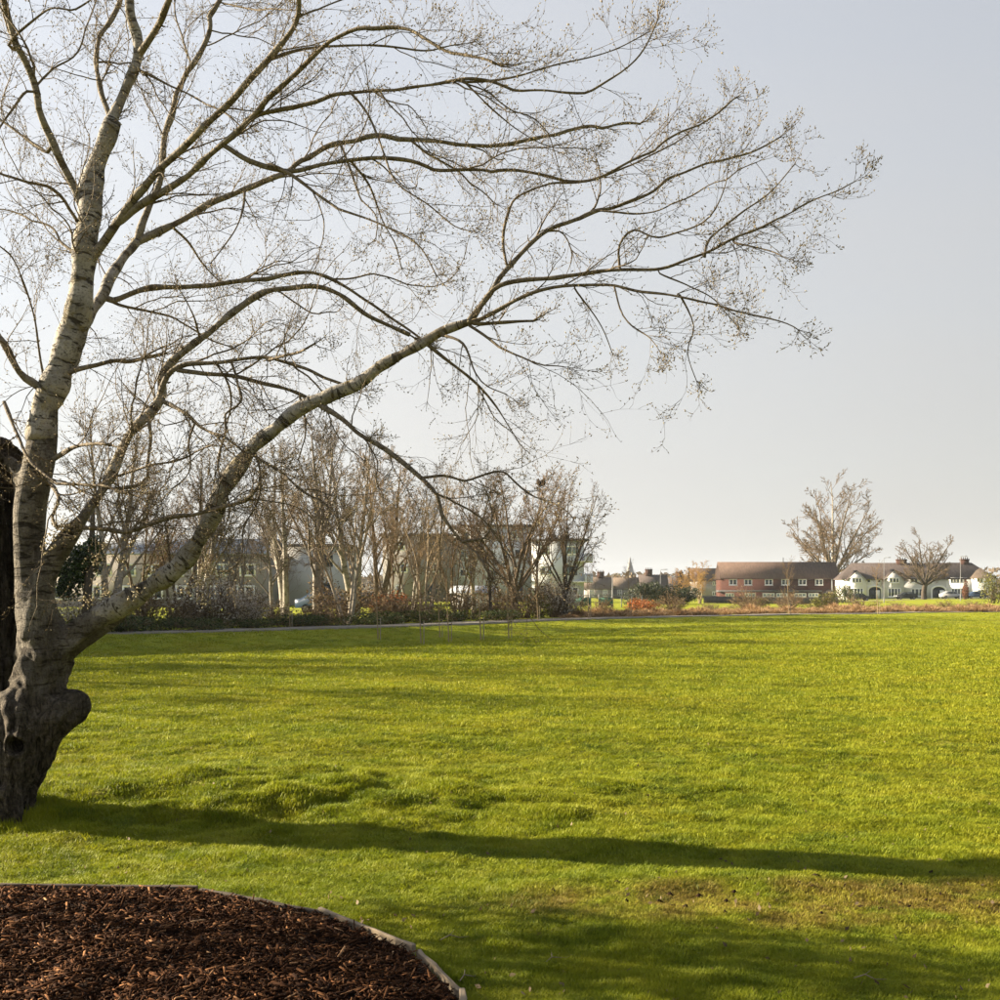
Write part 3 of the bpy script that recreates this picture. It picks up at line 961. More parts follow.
# branches as seen: name | parent | r0 r1 (photo px) | change of depth | points
BR = """
stem |main|14.5 9|0.15|41,440 46,410 52,392 65,350 80,300 86,265 89,215 95,170 112,120
top |stem|9 6|0.35|112,120 132,75 138,45 133,15 131,-25
top2 |top|6 4|-0.5|139,55 160,25 176,-8 190,-40
leftup |stem|7 4.5|-0.5|86,210 65,170 48,125 37,90 27,60 12,25 2,-10
lefthook |stem|4.5 3|0.6|111,125 103,85 100,55 107,25 120,0 130,-25
twin |stem|8 7|0.9|66,372 75,360 90,320 105,295 120,260 138,240
twinright |twin|6 2|1.4|135,242 170,225 210,205 245,187 285,172 300,160 340,142 375,135 410,140 480,145 550,134 600,127 640,125
twinup |twin|6 3.5|0.5|138,240 155,200 163,165 165,130 175,100 195,60 215,10 224,-30
fan |stem|7 4|-0.9|88,262 110,230 135,200 165,165 200,132 235,95 265,60 295,20 304,-15
fan2 |fan|6 2|-1.3|118,222 150,198 190,175 220,150 250,120 280,88 310,60 340,38 370,27 400,32 435,47 480,57 497,64
fan3 |fan2|4 1.2|-0.5|250,118 310,100 350,92 400,87 465,82 510,87 560,95 600,85 635,60 657,15
fan4 |fan3|2.2 .9|0.4|465,82 510,77 570,60 615,45 645,32
fan5 |fan|3 1|0.7|270,60 297,50 330,46 380,45 425,50 455,45
fan6 |fan2|4.5 1.2|0.8|225,146 250,160 290,170 350,160 400,160 450,170 500,170 540,175 585,180 620,170 670,140 710,117 740,95
fan7 |fan6|3 1|-0.6|270,165 300,180 330,200 360,215 395,230 420,250 440,275
limbmain |limb|11.5 4.2|-0.35|100,617 120,605 150,588 180,563 203,530 219,505 228,480 241,460 270,430 310,405 345,390 380,368 410,350 440,332 470,320
limbup |limbmain|5 1.3|0.9|470,320 492,292 505,272 535,245 570,222 595,210 640,197 680,177 720,160 750,150 780,134
limbmid |limbmain|4.8 .9|-0.3|475,316 500,287 550,280 600,272 660,272 705,257 750,232 800,205 835,194 855,184
limblow |limbmain|3.8 .9|-0.9|475,322 515,302 550,290 600,287 640,292 680,295 720,302 760,317 800,328
limbcurl |limbup|2.6 1|0.6|507,264 502,240 505,215 520,197 550,185 585,178 640,160 690,135
mid1 |limbmid|2.2 .8|0.5|705,257 710,240 740,215 770,190 795,165
mid2 |limbmid|1.8 .7|-0.5|735,243 765,251 790,258
mid3 |limbmid|2.2 .8|-0.6|620,271 620,245 635,228 660,235 700,220 720,190 728,165
up1 |limbup|1.8 .8|-0.5|595,210 640,215 680,205 720,180 760,165
lowstub |limbmain|3 2|0.2|480,324 505,323 536,320
lowdrop |limbmain|2.6 .8|-0.4|470,326 500,345 525,357 565,365
hang1 |limbmain|3 .8|0.3|425,342 460,370 485,395 507,420 520,440
hang2 |limbmain|2.4 .8|-0.5|440,335 465,345 478,372 490,385 510,392
hang3 |limblow|1.6 .7|-0.3|615,288 625,315 650,340 658,352
hang4 |limblow|1.6 .7|0.4|575,288 600,325 612,352
hang5 |limblow|1.6 .7|0.2|680,295 695,325 690,350 700,380
hang6 |limbmid|1.6 .7|0.6|660,273 690,285 715,300 740,330
sidearm |side|9 3|0.9|62,547 72,535 95,500 110,477 122,447 136,425 160,400 166,370 200,340 240,307 270,290 310,287 340,295 370,315 410,335
arch |sidearm|4.2 2.4|-0.3|158,402 170,375 190,362 225,362 270,360 300,367 345,383
arch2 |arch|3.8 2.4|0.1|178,370 205,372 240,377 280,388 315,402
archstub |arch|2.6 1.4|-0.4|268,360 285,354 300,351 317,342
span |twin|5 1.6|0.4|113,300 155,287 220,282 270,277 300,270 320,272 350,290 390,315 425,340
short |main|4.5 2.4|0.5|78,368 95,364 115,360 140,359 160,355
droop |limbmain|4.6 2|-0.5|318,404 345,418 360,430 390,455 425,480 440,496 446,514 464,538 477,549 492,569
reach |droop|2.6 1|-0.4|422,478 444,476 464,479 484,476 501,475 514,487 528,498 541,503 563,509 574,514
curl |droop|2.0 1|0.3|466,541 484,537 490,525 492,514
under |limbmain|3 1.2|-0.5|240,462 253,455 272,468 289,484 303,496 320,504 334,513 351,519
dark1 |side|4 3|-0.4|67,527 95,527 125,529 150,525 180,515 200,510 217,507 250,496 257,488
dark2 |main|3 2|-0.9|4,402 15,425 27,450 42,472 65,484 88,489 107,487 125,490
dark3 |main|3.4 2.6|-0.5|44,470 51,480 58,497 53,515 60,527
cross1 |main|4.4 2|-0.6|50,460 72,447 92,443 113,442
cross2 |sidearm|2.4 1.2|-0.5|112,478 150,467 175,459 215,442
drop1 |sidearm|3.4 2.2|-0.3|147,408 152,435 150,462 150,475 137,482 120,486
drop2 |sidearm|3.4 1.6|-0.6|160,400 185,412 200,425 220,434 232,442 245,452
drop3 |drop2|2 .9|-0.2|195,422 189,442 190,465 185,477 172,487
drop4 |arch|2.4 1|-0.5|231,362 238,380 243,402 228,415 230,430 221,455 225,485 227,510 224,530
drop5 |arch|2 .9|0.4|215,362 228,385 232,410 225,440
drop6 |arch2|2 .9|-0.4|300,396 303,410 306,440 300,460
drop7 |limbmain|2 .9|-0.5|255,452 262,480 258,505 246,530 240,555 225,570
spanlow |twin|2.4 1|0.6|115,303 150,312 180,320 205,335 225,345
leftlow |main|6 4|-0.3|42,390 36,384 20,370 5,340 -18,305
leftthin |main|2.2 1|-0.4|44,378 33,320 20,280 5,250 -10,235
leftmid |stem|3 1.4|-0.5|82,228 66,200 45,186 25,182 -5,168
leftmid2 |stem|2.4 1|0.5|80,258 63,244 53,230 30,217 0,208
leftcross |leftup|2.6 1.5|-0.3|40,95 27,92 12,108 -5,132
leftcross2 |leftup|2.6 1.5|0.3|52,140 48,152 25,137 -8,112
lefttwig |leftup|2 1|0.4|36,88 55,70 80,52 95,10 100,-15
lefttop |leftup|2.4 1.2|-0.3|22,50 10,45 45,12 75,5 95,-6
thin1 |twinup|1.8 1|0.4|192,66 183,40 178,15 180,-15
thin2 |twinup|1.6 .9|-0.6|220,2 255,7 295,8
thin3 |fan|1.8 .9|0.4|297,18 315,10 340,1 365,-6
thin4 |top|2 1|-0.4|140,70 165,80 195,95 220,110 245,125
under2 |twinright|2.2 1|0.5|170,225 188,240 205,262 220,280
under3 |twinright|2 .9|-0.6|245,188 240,215 225,245 212,262
under4 |twinright|2 .9|-0.5|340,142 350,165 360,190 375,215 378,240
under5 |fan6|2 .9|0.5|350,160 370,185 385,220 400,245 405,268
under6 |fan3|2 .8|-0.5|350,92 370,115 385,150 400,185 430,205 455,225 475,232
under7 |twinright|2 .8|0.4|410,140 440,160 470,180 500,205
under8 |fan3|1.6 .7|0.4|465,82 500,115 525,135 550,150 590,150
under9 |sidearm|1.8 .8|-0.6|200,340 195,318 188,300 180,285
"""
BRANCH = {}
for k in ('main', 'limb', 'side'):
    P = crom(STEMS[k], .04)
    BRANCH[k] = P


def proj(P):
    return np.stack([500 + P[:, 0] / P[:, 1] * F, HZ - (P[:, 2] - EYE) / P[:, 1] * F], -1)


BIG = []
for ln_ in BR.strip().splitlines():
    nm, par, rr, dz, pts = [s_.strip() for s_ in ln_.split('|')]
    r0, r1 = map(float, rr.split()); dz = float(dz)
    pts = np.array([tuple(map(float, q.split(','))) for q in pts.split()])
    pp = BRANCH[par]; pj = proj(pp)
    # the end that touches the parent may be the last one
    d0 = np.hypot(*(pj - pts[0]).T).min(); d1 = np.hypot(*(pj - pts[-1]).T).min()
    ix = int(np.argmin(np.hypot(*(pj - pts[0]).T)))
    if nm == 'dark2':
        ix = int(np.argmin(np.hypot(*(pj - pts[3]).T)))
    D0 = pp[ix, 1]
    cum = np.concatenate([[0], np.cumsum(np.hypot(*np.diff(pts, axis=0).T))]); t = cum / cum[-1]
    br_rng = random.Random(nm)
    wob = br_rng.uniform(-.12, .12)
    Dd = D0 + dz * t ** 1.15 + wob * np.sin(t * 5) * t
    rad = (r0 + (r1 - r0) * t ** (.8 if nm == 'limbmain' else .8)) * (1. if nm in ('stem', 'limbmain') else (.62 if pts[-1, 0] > 550 else .66))
    rows = [[*W(x, y, d), r / F * d] for (x, y), d, r in zip(pts, Dd, rad)]
    if 1.5 < d0 < 40 and nm != 'dark2':
        rows.insert(0, [*pp[ix, :3], rows[0][3]])
    P = crom(rows, .045)
    n = len(P)
    s_ = np.arange(n) * .045
    q = br_rng.random() * 100
    amp = np.clip(P[:, 3] * .5, .004, .017) * np.minimum(1, np.arange(n) / 6.)
    kink = np.minimum(1, np.arange(n) / 14.) * (.026 if P[0, 3] < .035 else .012)
    for c in range(3):
        P[:, c] += kink * (np.abs(vn(s_ * 2.6 + q, np.full(n, q + c * 3.1), 53) - .5) * 4 - 1)
        P[:, c] += amp * (vn(s_ * 5 + q, np.full(n, q + c * 7.3), 51) - .5) * 2
    P[:, 3] *= 1 + .46 * (vn(s_ * 9 + q, np.full(n, q + 40), 52) - .5)
    BRANCH[nm] = P
    BIG.append((nm, par))

# procedural twigs and buds along each branch
UP = np.array([0, 0, 1.])


def unit(v):
    return v / (np.linalg.norm(v) + 1e-9)


def octa(b, c, ax, L, r, tint):
    a = unit(np.cross(ax, (0.31, .77, .55))); d = np.cross(ax, a)
    v = [c - ax * L * .1, c + ax * L * .4 + a * r, c + ax * L * .4 + d * r, c + ax * L * .4 - a * r, c + ax * L * .4 - d * r, c + ax * L]
    b.add(v, tris=[(0, 2, 1), (0, 3, 2), (0, 4, 3), (0, 1, 4), (5, 1, 2), (5, 2, 3), (5, 3, 4), (5, 4, 1)], tint=tint)


def grow(tb, bb_, R, start, d, L, r0, level, lift, bud=1.0):
    n = max(4, int(L / .055))
    P = [np.array(start)]
    d = unit(np.array(d))
    g = lambda: np.array([R.gauss(0, 1), R.gauss(0, 1), R.gauss(0, 1)])
    for i in range(n):
        t = i / n
        d = unit(d + g() * .15 + UP * lift * (.25 + t) * .16)
        P.append(P[-1] + d * L / n)
    P = np.array(P)
    rad = r0 * (1 - .72 * np.linspace(0, 1, len(P)))
    tb.tube(P - TB, rad, 4 if r0 > .005 else 3)
    if level > 0:
        k = int(R.uniform(2.2, 4.2) + L * 5)
        for i in range(k):
            t = R.uniform(.18, .97)
            j = min(len(P) - 2, int(t * (len(P) - 1)))
            tg = unit(P[j + 1] - P[j])
            sd = unit(np.cross(tg, g()))
            cd = unit(tg * R.uniform(.5, 1.1) + sd * R.uniform(.5, 1.0))
            grow(tb, bb_, R, P[j], cd, L * R.uniform(.22, .55) * (1.15 - .5 * t) + .03, max(.0012, rad[j] * .62), level - 1, lift + .25, bud)
    nb = 2 + int(R.random() * 1.8 * bud)
    for i in range(nb):
        j = len(P) - 1 if i == 0 else R.randrange(1, len(P))
        tg = unit(P[j] - P[j - 1])
        ax = unit(tg + g() * .5 + UP * .25)
        octa(bb_, P[j] - TB, ax, R.uniform(.009, .022), R.uniform(.0022, .0045), R.random())


kids = {}
for nm, par in BIG: kids.setdefault(par, []).append(nm)
for nm, par in BIG:
    P = BRANCH[nm]
    n = len(P)
    big = P[0, 3] > .022
    b = Buf()
    b.tube(P[:, :3] - TB, P[:, 3], 14 if big else (8 if P[0, 3] > .012 else 6))
    # small knuckles and stubs of lost twigs
    R = random.Random(nm + 'k')
    for i in range(int(n * .045 * 2.2)):
        j = R.randrange(2, n - 1)
        tg = unit(P[j, :3] - P[j - 1, :3])
        sd = unit(np.cross(tg, (R.gauss(0, 1), R.gauss(0, 1), R.gauss(0, 1))))
        q0 = P[j, :3] + sd * P[j, 3] * .5 - TB
        L = R.uniform(.015, .05)
        rr = min(P[j, 3] * .35, .012)
        b.tube(np.array([q0, q0 + sd * L * .6 + tg * L * .2, q0 + sd * L * .9 + tg * L * .5]), [rr, rr * .8, rr * .4], 5)
    bo = b.obj('branch', 'silver_bark', tree, smooth=True)
    tb = Buf(); bb_ = Buf()
    L = n * .045
    big_old = nm in ('stem', 'limbmain', 'top', 'twin', 'top2')
    dens = 4.0 if big_old else (6.5 if P[0, 3] > .02 else 7.5)
    right = P[-1, 0] > -1.0 and P[-1, 2] > 3.2
    if right: dens *= .88
    for i in range(max(3, int(L * dens))):
        u = R.random() ** (.75 if not big_old else 1.)
        if big_old: u = .15 + .85 * u
        j = min(n - 2, max(1, int(u * (n - 1))))
        tg = unit(P[j + 1, :3] - P[j, :3])
        sd = unit(np.cross(tg, (R.gauss(0, 1), R.gauss(0, 1), R.gauss(0, 1))))
        down = R.random() < (.42 if not right else .22)
        lift = -0.75 if down else (.9 if right else .55)
        dr = unit(tg * R.uniform(.35, 1.0) + sd * R.uniform(.6, 1.0) + UP * (-.35 if down else .35))
        LL = R.uniform(.25, .75) if down else R.uniform(.16, .62)
        if R.random() < .18 and not big_old and not down and P[j, 0] < 1.2:      # long shoots that run along with the branch
            LL = R.uniform(.5, .95) * (1. - .5 * u); dr = unit(tg * 1.3 + sd * .55 + UP * (-.15 if down else .2)); lift *= .5
        LL = LL * (.78 if right else 1.0) * (0.75 if big_old else 1)
        rs = min(P[j, 3] * .5, R.uniform(.0028, .0065)) * (.78 if right else 1.)
        grow(tb, bb_, R, P[j, :3] + sd * P[j, 3] * .3, dr, LL, rs, 2 if LL > .3 else 1, lift)
    # thin secondary branches, running out with the limb and crossing its neighbours
    for i in range(int(L * (1.5 if not big_old else .5))):
        j = min(n - 2, int((.12 + .7 * R.random()) * (n - 1)))
        tg = unit(P[j + 1, :3] - P[j, :3])
        sd = unit(np.cross(tg, (R.gauss(0, 1), R.gauss(0, 1), R.gauss(0, 1))))
        LL = R.uniform(.6, 1.4)
        if P[j, 0] > .2: LL *= .5
        dr = unit(tg * 1.1 + sd * .6 + UP * R.uniform(-.25, .3) + np.array([.25, 0, 0]))
        grow(tb, bb_, R, P[j, :3], dr, LL, min(P[j, 3] * .55, R.uniform(.0055, .0095)), 2, R.uniform(-.5, .4))
    # the tip runs on into fine shoots
    tg = unit(P[-1, :3] - P[-3, :3])
    for i in range(3):
        dr = unit(tg + np.array([R.gauss(0, .4), R.gauss(0, .4), R.gauss(0, .4)]))
        grow(tb, bb_, R, P[-1, :3] - tg * .01, dr, R.uniform(.10, .28), min(.006, max(.002, P[-1, 3] * .7)), 2, .7 if right else .3)
    tw = tb.obj('twigs', 'silver_bark', bo); tw['kind'] = 'stuff'
    bd = bb_.obj('buds', 'buds', bo); bd['kind'] = 'stuff'

# pale tufts of old catkins and lichen on the low inner limbs
cb = Buf(); R = random.Random(99)
for (x, y, d) in [(53, 538, 7.6), (62, 528, 7.6), (45, 548, 7.6), (98, 560, 7.5), (88, 600, 7.5), (104, 592, 7.4), (122, 562, 7.5), (130, 545, 7.5),
                  (186, 590, 7.3), (200, 582, 7.4), (135, 590, 7.4), (205, 600, 7.4), (150, 570, 7.5), (160, 548, 7.5), (107, 548, 7.6), (72, 505, 7.7)]:
    c0 = W(x, y, d)
    # each tuft sits on its own short hanging shoot
    top = c0 + np.array([R.uniform(-.06, .06), .25, R.uniform(.10, .22)])
    tb = Buf()
    for i in range(26):
        c = c0 + np.array([R.gauss(0, .028), R.gauss(0, .028), R.gauss(0, .028)])
        octa(cb, c - TB, unit(np.array([R.gauss(0, 1), R.gauss(0, 1), R.gauss(0, 1)])), R.uniform(.015, .032), R.uniform(.004, .008), .6 + .4 * R.random())
    cb.tube(np.array([top, (top + c0) / 2 + np.array([0, 0, .03]), c0]) - TB, [.003, .0025, .002], 4, tint=.05)
co_ = cb.obj('catkin_tufts', 'buds', tree); co_['kind'] = 'stuff'

# ------------------------------------------------------------------ bare trees behind the field
def tubes(buf, P, Rr, sides):
    """many tubes at once: P (m, n, 3), Rr (m, n)"""
    m, n = Rr.shape
    T = np.gradient(P, axis=1); T /= np.linalg.norm(T, axis=2)[..., None] + 1e-9
    md = P[:, -1] - P[:, 0]; md /= np.linalg.norm(md, axis=1)[:, None] + 1e-9
    ref = np.eye(3)[np.argmin(np.abs(md), axis=1)]
    A = np.cross(T, ref[:, None, :]); A /= np.linalg.norm(A, axis=2)[..., None] + 1e-9
    B = np.cross(T, A)
    an = np.arange(sides) * 2 * math.pi / sides; ca, sa = np.cos(an), np.sin(an)
    V = P[:, :, None, :] + (A[:, :, None, :] * ca[:, None] + B[:, :, None, :] * sa[:, None]) * Rr[..., None, None]
    L = np.concatenate([np.zeros((m, 1)), np.cumsum(np.linalg.norm(np.diff(P, axis=1), axis=2), axis=1)], 1)
    bk = np.stack([ca * Rr[..., None], sa * Rr[..., None], np.repeat(L[..., None], sides, 2)], -1)
    i = np.arange(n - 1)[:, None] * sides; j = np.arange(sides)[None, :]; j2 = (j + 1) % sides
    q = np.stack([i + j, i + j2, i + sides + j2, i + sides + j], -1).reshape(-1, 4)
    q = (q[None] + (np.arange(m) * n * sides)[:, None, None]).reshape(-1, 4)
    buf.add(V.reshape(-1, 3), q, None, bk.reshape(-1, 3), np.repeat(Rr.ravel(), sides))


def bare_tree(seed, H, stems=1, r0=.16, spread=.55, fan=.35, n1=9, n2=7, n3=5, n4=0, droop=0., lean=.06, tw=.008, clear=.2, fork=0., wob=.055, dome=False):
    """returns (trunk Buf, crown Buf): trunk = the stems, crown = limbs, branches and twigs"""
    R = np.random.default_rng(seed)
    tb, cb_ = Buf(), Buf()

    def limbs(buf, p, d, L, ra, rb, nseg, wob, lift, sides):
        m = len(p)
        P = [np.array(p, float)]
        d = d / np.linalg.norm(d, axis=1)[:, None]
        for i in range(nseg):
            d = d + R.normal(0, wob, (m, 3)) + UP * lift
            d = d / np.linalg.norm(d, axis=1)[:, None]
            P.append(P[-1] + d * (L / nseg)[:, None])
        P = np.stack(P, 1)
        rad = ra[:, None] + (rb - ra)[:, None] * np.linspace(0, 1, nseg + 1)[None]
        tubes(buf, P, rad, sides)
        return P, rad

    def kids(P, rad, L0, n, lo, hi, ang, lf, lift, lvl):
        if not n: return
        m, k = rad.shape
        t = lo + (hi - lo) * (np.arange(n)[None] + R.random((m, n))) / n
        x = t * (k - 1); j = np.minimum(k - 2, x.astype(int)); f = x - j
        ii = np.arange(m)[:, None]
        q = P[ii, j] * (1 - f)[..., None] + P[ii, j + 1] * f[..., None]
        rr = rad[ii, j] * (1 - f) + rad[ii, j + 1] * f
        tg = P[ii, j + 1] - P[ii, j]; tg /= np.linalg.norm(tg, axis=2)[..., None] + 1e-9
        sd = np.cross(tg, R.normal(size=tg.shape)); sd /= np.linalg.norm(sd, axis=2)[..., None] + 1e-9
        a = (ang * R.uniform(.7, 1.25, (m, n)))[..., None]
        dd = tg * np.cos(a) + sd * np.sin(a)
        L = L0[:, None] * R.uniform(.6, 1.1, (m, n)) * (1.15 - .75 * t) * lf
        rs = np.maximum(tw, rr * R.uniform(.40, .60, (m, n)))
        rb = np.maximum(tw * .5, rs * .25)
        P2, r2 = limbs(cb_, q.reshape(-1, 3), dd.reshape(-1, 3), L.ravel(), rs.ravel(), rb.ravel(), 5 if lvl < 2 else 3, .10 + .05 * lvl, lift, 5 if lvl == 0 else 3)
        nx = (n2, n3, n4, 0)[lvl]
        if nx: kids(P2, r2, L.ravel(), nx, (.2, .15, .15, 0)[lvl], 1., (.75, .70, .6, 0)[lvl], (.52, .52, .6, 0)[lvl], lift - droop * .5 * (lvl + 1), lvl + 1)

    one = lambda v: np.array([v], float)
    base0 = np.array([0, 0, -.15])
    if fork:
        d = UP + R.normal(0, lean, 3) * np.array([1, 1, 0])
        Pt, rt = limbs(tb, one(base0), one(d), one(H * fork + .15), one(r0 * 1.15), one(r0 * .85), 5, .04, .0, 10)
        base0 = Pt[0, -1] - unit(Pt[0, -1] - Pt[0, -2]) * r0 * .4
    for s in range(stems):
        az = 6.283 * (s * .618 + R.random() * .12) if fork else 6.283 * (s + R.random() * .6) / max(1, stems)
        out = np.array([math.cos(az), math.sin(az), 0])
        if fork:
            el = fan * math.sqrt((s + .3) / stems)
            d = UP * math.cos(el) + out * math.sin(el)
            h = H * (1 - fork) * (1. - .34 * (el / 1.5) ** 2) * R.uniform(.9, 1.04)
            if dome: h = .86 * H * (.41 * math.cos(el) + math.sqrt(.43 ** 2 - (.41 * math.sin(el)) ** 2))
            ra = r0 * (.62 - .28 * s / stems)
            P, rad = limbs(tb if s == 0 else cb_, one(base0), one(d), one(h), one(ra), one(tw), 9, .045 if dome else .07, .03, 6)
        else:
            d = UP + (out * fan if stems > 1 else 0) + R.normal(0, lean, 3) * np.array([1, 1, 0])
            h = H * R.uniform(.82, 1.0) if stems > 1 else H
            ra = r0 * (R.uniform(.7, 1.) if stems > 1 else 1.)
            P, rad = limbs(tb, one(out * (.12 * (stems > 1)) + base0), one(d), one(h * .96), one(ra), one(ra * .10), 11, wob, .02, 8)
        k = max(3, n1 if stems == 1 or fork else int(n1 * .75))
        kids(P, rad, one(h), k, clear, .97, spread, .50 if dome else (.42 if fork else .50), .05, 0)
    return tb, cb_


PROTO = {}


def proto(key, **kw):
    t, c = bare_tree(**kw)
    PROTO[key] = (t, c)


proto('tall', seed=3, H=11., stems=2, r0=.24, spread=.62, fan=.16, n1=17, n2=9, n3=7, n4=4, clear=.18, tw=.009)
proto('slim', seed=5, H=9., stems=1, r0=.12, spread=.5, n1=18, n2=9, n3=7, n4=4, clear=.2, tw=.009)
proto('coppice', seed=8, H=8., stems=5, r0=.09, spread=.5, fan=.34, n1=11, n2=7, n3=5, n4=3, clear=.22)
proto('pale', seed=12, H=9., stems=3, r0=.12, spread=.5, fan=.26, n1=14, n2=8, n3=7, n4=3, clear=.2)
proto('vase', seed=17, H=7.2, stems=9, fork=.16, r0=.17, spread=.6, fan=.85, n1=8, n2=7, n3=5, n4=3, clear=.22)
proto('broad', seed=23, H=20., stems=17, fork=.17, r0=.40, spread=.72, fan=1.30, n1=10, n2=8, n3=5, n4=2, clear=.24, tw=.026, dome=True)
proto('round', seed=29, H=12., stems=12, fork=.2, r0=.34, spread=.65, fan=1.2, n1=9, n2=7, n3=5, n4=2, clear=.26, tw=.022, dome=True)
proto('birch', seed=31, H=8.5, stems=4, r0=.10, spread=.6, fan=.2, n1=13, n2=7, n3=6, n4=3, droop=.05, clear=.12, tw=.018)
MESHCACHE = {}


def tree_mesh(key):
    if key not in MESHCACHE:
        t_, c_ = PROTO[key]
        zs = np.concatenate(c_.v)[:, 2]
        MESHCACHE[key] = (t_.mesh('trunk', 'bare_brown_bark', True), c_.mesh('crown', 'bare_brown_bark', False), float(np.percentile(zs, 99.8)))
    return MESHCACHE[key]


def tree_parts(o, key, mat, cmat=None):
    tm, cm_, _ = tree_mesh(key)
    for q_, m_ in ((part('trunk', tm, o), mat), (part('crown', cm_, o), cmat or mat)):
        q_.material_slots[0].link = 'OBJECT'; q_.material_slots[0].material = MATS[m_]


def put_tree(name, key, mat, px, D, top, label, group=None, rz=0., wid=1., z0=None, cmat=None):
    """a tree of the prototype key whose foot is at px and whose top shows at photo row top"""
    x = (px - 500) / F * D
    z = ht(x, D) if z0 is None else z0
    tm, cm_, top_z = tree_mesh(key)
    ztop = EYE + (HZ - top) / F * D
    s = (ztop - z) / top_z
    o = thing(name, label, 'tree', (x, D, z), rz, group, (s * wid, s * wid, s))
    tree_parts(o, key, mat, cmat)
    return o


GT = 'bare trees along the path'
put_tree('bare_tree', 'tall', 'bare_grey_bark', 318, 55, 412, 'tallest bare tree behind the path, twin dark-footed stems', GT, .3)
put_tree('bare_tree', 'pale', 'bare_pale_bark', 347, 53, 452, 'bare tree with pale slanting stems beside the tallest twin-stemmed tree', GT, 1.1)
put_tree('bare_tree', 'coppice', 'bare_pale_bark', 426, 60, 462, 'many-stemmed bare tree with pale brown stems in front of the dark flats', GT, .6)
put_tree('bare_tree', 'coppice', 'bare_brown_bark', 388, 62, 470, 'brown many-stemmed bare tree beside the russet shrub', GT, 2.2, .8)
put_tree('bare_tree', 'vase', 'bare_brown_bark', 513, 63, 468, 'wide vase-shaped bare tree in front of the grey flats', GT, .9, 1.0)
put_tree('bare_tree', 'slim', 'bare_brown_bark', 536, 64, 462, 'slim straight bare tree carrying a bird nest', GT, 2.0)
put_tree('bare_tree', 'vase', 'bare_dark_bark', 566, 66, 474, 'dark-stemmed bare tree in front of the balcony corner of the flats', GT, 3.6, .62)
put_tree('bare_tree', 'slim', 'bare_dark_bark', 490, 61, 500, 'small dark bare tree beside the low garage', GT, 4.4, 1.3)
put_tree('bare_tree', 'coppice', 'bare_brown_bark', 458, 66, 480, 'brown many-stemmed bare tree behind the low garage', GT, 5.1, .85)
put_tree('bare_tree', 'coppice', 'bare_grey_bark', 232, 50, 462, 'grey many-stemmed bare tree beside the white blossom bush', GT, 3.0, .7)
put_tree('bare_tree', 'tall', 'bare_pale_bark', 108, 50, 402, 'pale twin-stemmed bare tree growing out of the ivy', GT, 2.6, .9)
put_tree('bare_tree', 'pale', 'bare_brown_bark', 176, 52, 468, 'brown bare tree in front of the long grey-roofed building', GT, .2)
put_tree('bare_tree', 'slim', 'bare_grey_bark', 272, 58, 478, 'slender grey bare tree leaning over the bramble thickets', GT, 5.5, 1.4)
put_tree('bare_tree', 'tall', 'bare_brown_bark', 378, 74, 446, 'faint brown bare tree rising behind the russet shrub', GT, 1.9, .9)
put_tree('bare_tree', 'tall', 'bare_grey_bark', 286, 68, 434, 'tall grey bare tree standing behind the slender leaning one', GT, 4.1, .95)
put_tree('bare_tree', 'tall', 'bare_grey_bark', 356, 70, 424, 'tall grey bare tree behind the pale slanting stems', GT, 5.4, .9)
put_tree('bare_tree', 'pale', 'bare_grey_bark', 412, 72, 452, 'grey three-stemmed bare tree in front of the dark brown flats', GT, 2.9, .9)
put_tree('bare_tree', 'tall', 'bare_grey_bark', 200, 64, 446, 'grey bare tree against the long metal-roofed building', GT, 1.2, .95)
put_tree('bare_tree', 'pale', 'bare_brown_bark', 142, 62, 452, 'brown three-stemmed bare tree to the right of the ivy', GT, 4.9, 1.)
put_tree('bare_tree', 'slim', 'bare_grey_bark', 474, 74, 462, 'slender grey bare tree behind the low garage roof', GT, .7, 1.5)
put_tree('plane_tree', 'broad', 'bare_pale_bark', 834, 258, 472, 'great round-crowned bare tree at the end of the brick terrace', rz=.5, wid=1.04, cmat='bare_brown_bark')
put_tree('street_tree', 'round', 'bare_dark_bark', 924, 212, 527, 'dark round-headed bare tree in front of the white terrace', rz=1.4, wid=1.25)
put_tree('birch_tree', 'birch', 'golden_twigs', 700, 178, 560, 'golden-twigged bare tree beside the brick terrace', rz=.4, wid=1.25)
put_tree('birch_tree', 'birch', 'golden_twigs', 683, 185, 568, 'smaller golden-twigged bare tree above the dark hedge', rz=2.4, wid=1.1)
# trees standing to the left of the view: they shade the far grass
GS = 'bare trees standing left of the field'
for i, (x, y, k, s) in enumerate(((-27, 30, 'tall', 1.2), (-33, 37, 'broad', .8), (-21, 25, 'vase', 1.35), (-41, 52, 'broad', .95), (-46, 60, 'broad', 1.0), (-17, 19, 'coppice', .9))):
    o = thing('bare_tree', 'bare tree beyond the left end of the field, casting long shadows', 'tree', (x, y, ht(x, y)), i * 1.3, GS, s)
    tree_parts(o, k, 'bare_brown_bark')

# bird nest in the slim tree
nb = Buf(); R = random.Random(4)
for i in range(70):
    a = R.uniform(0, 6.283); e = R.uniform(-1.2, .5)
    c = np.array([math.cos(a) * math.cos(e), math.sin(a) * math.cos(e), math.sin(e) * .8]) * .20
    dd = unit(np.cross(c, (R.gauss(0, 1), R.gauss(0, 1), R.gauss(0, 1)))) * .2
    nb.tube(np.array([c - dd, c, c + dd]), [.02, .03, .015], 3)
no = nb.obj('bird_nest', 'nest_sticks', None, loc=W(541, 482, 64))
tag(no, 'dark twig nest high in the slim straight tree', 'nest')


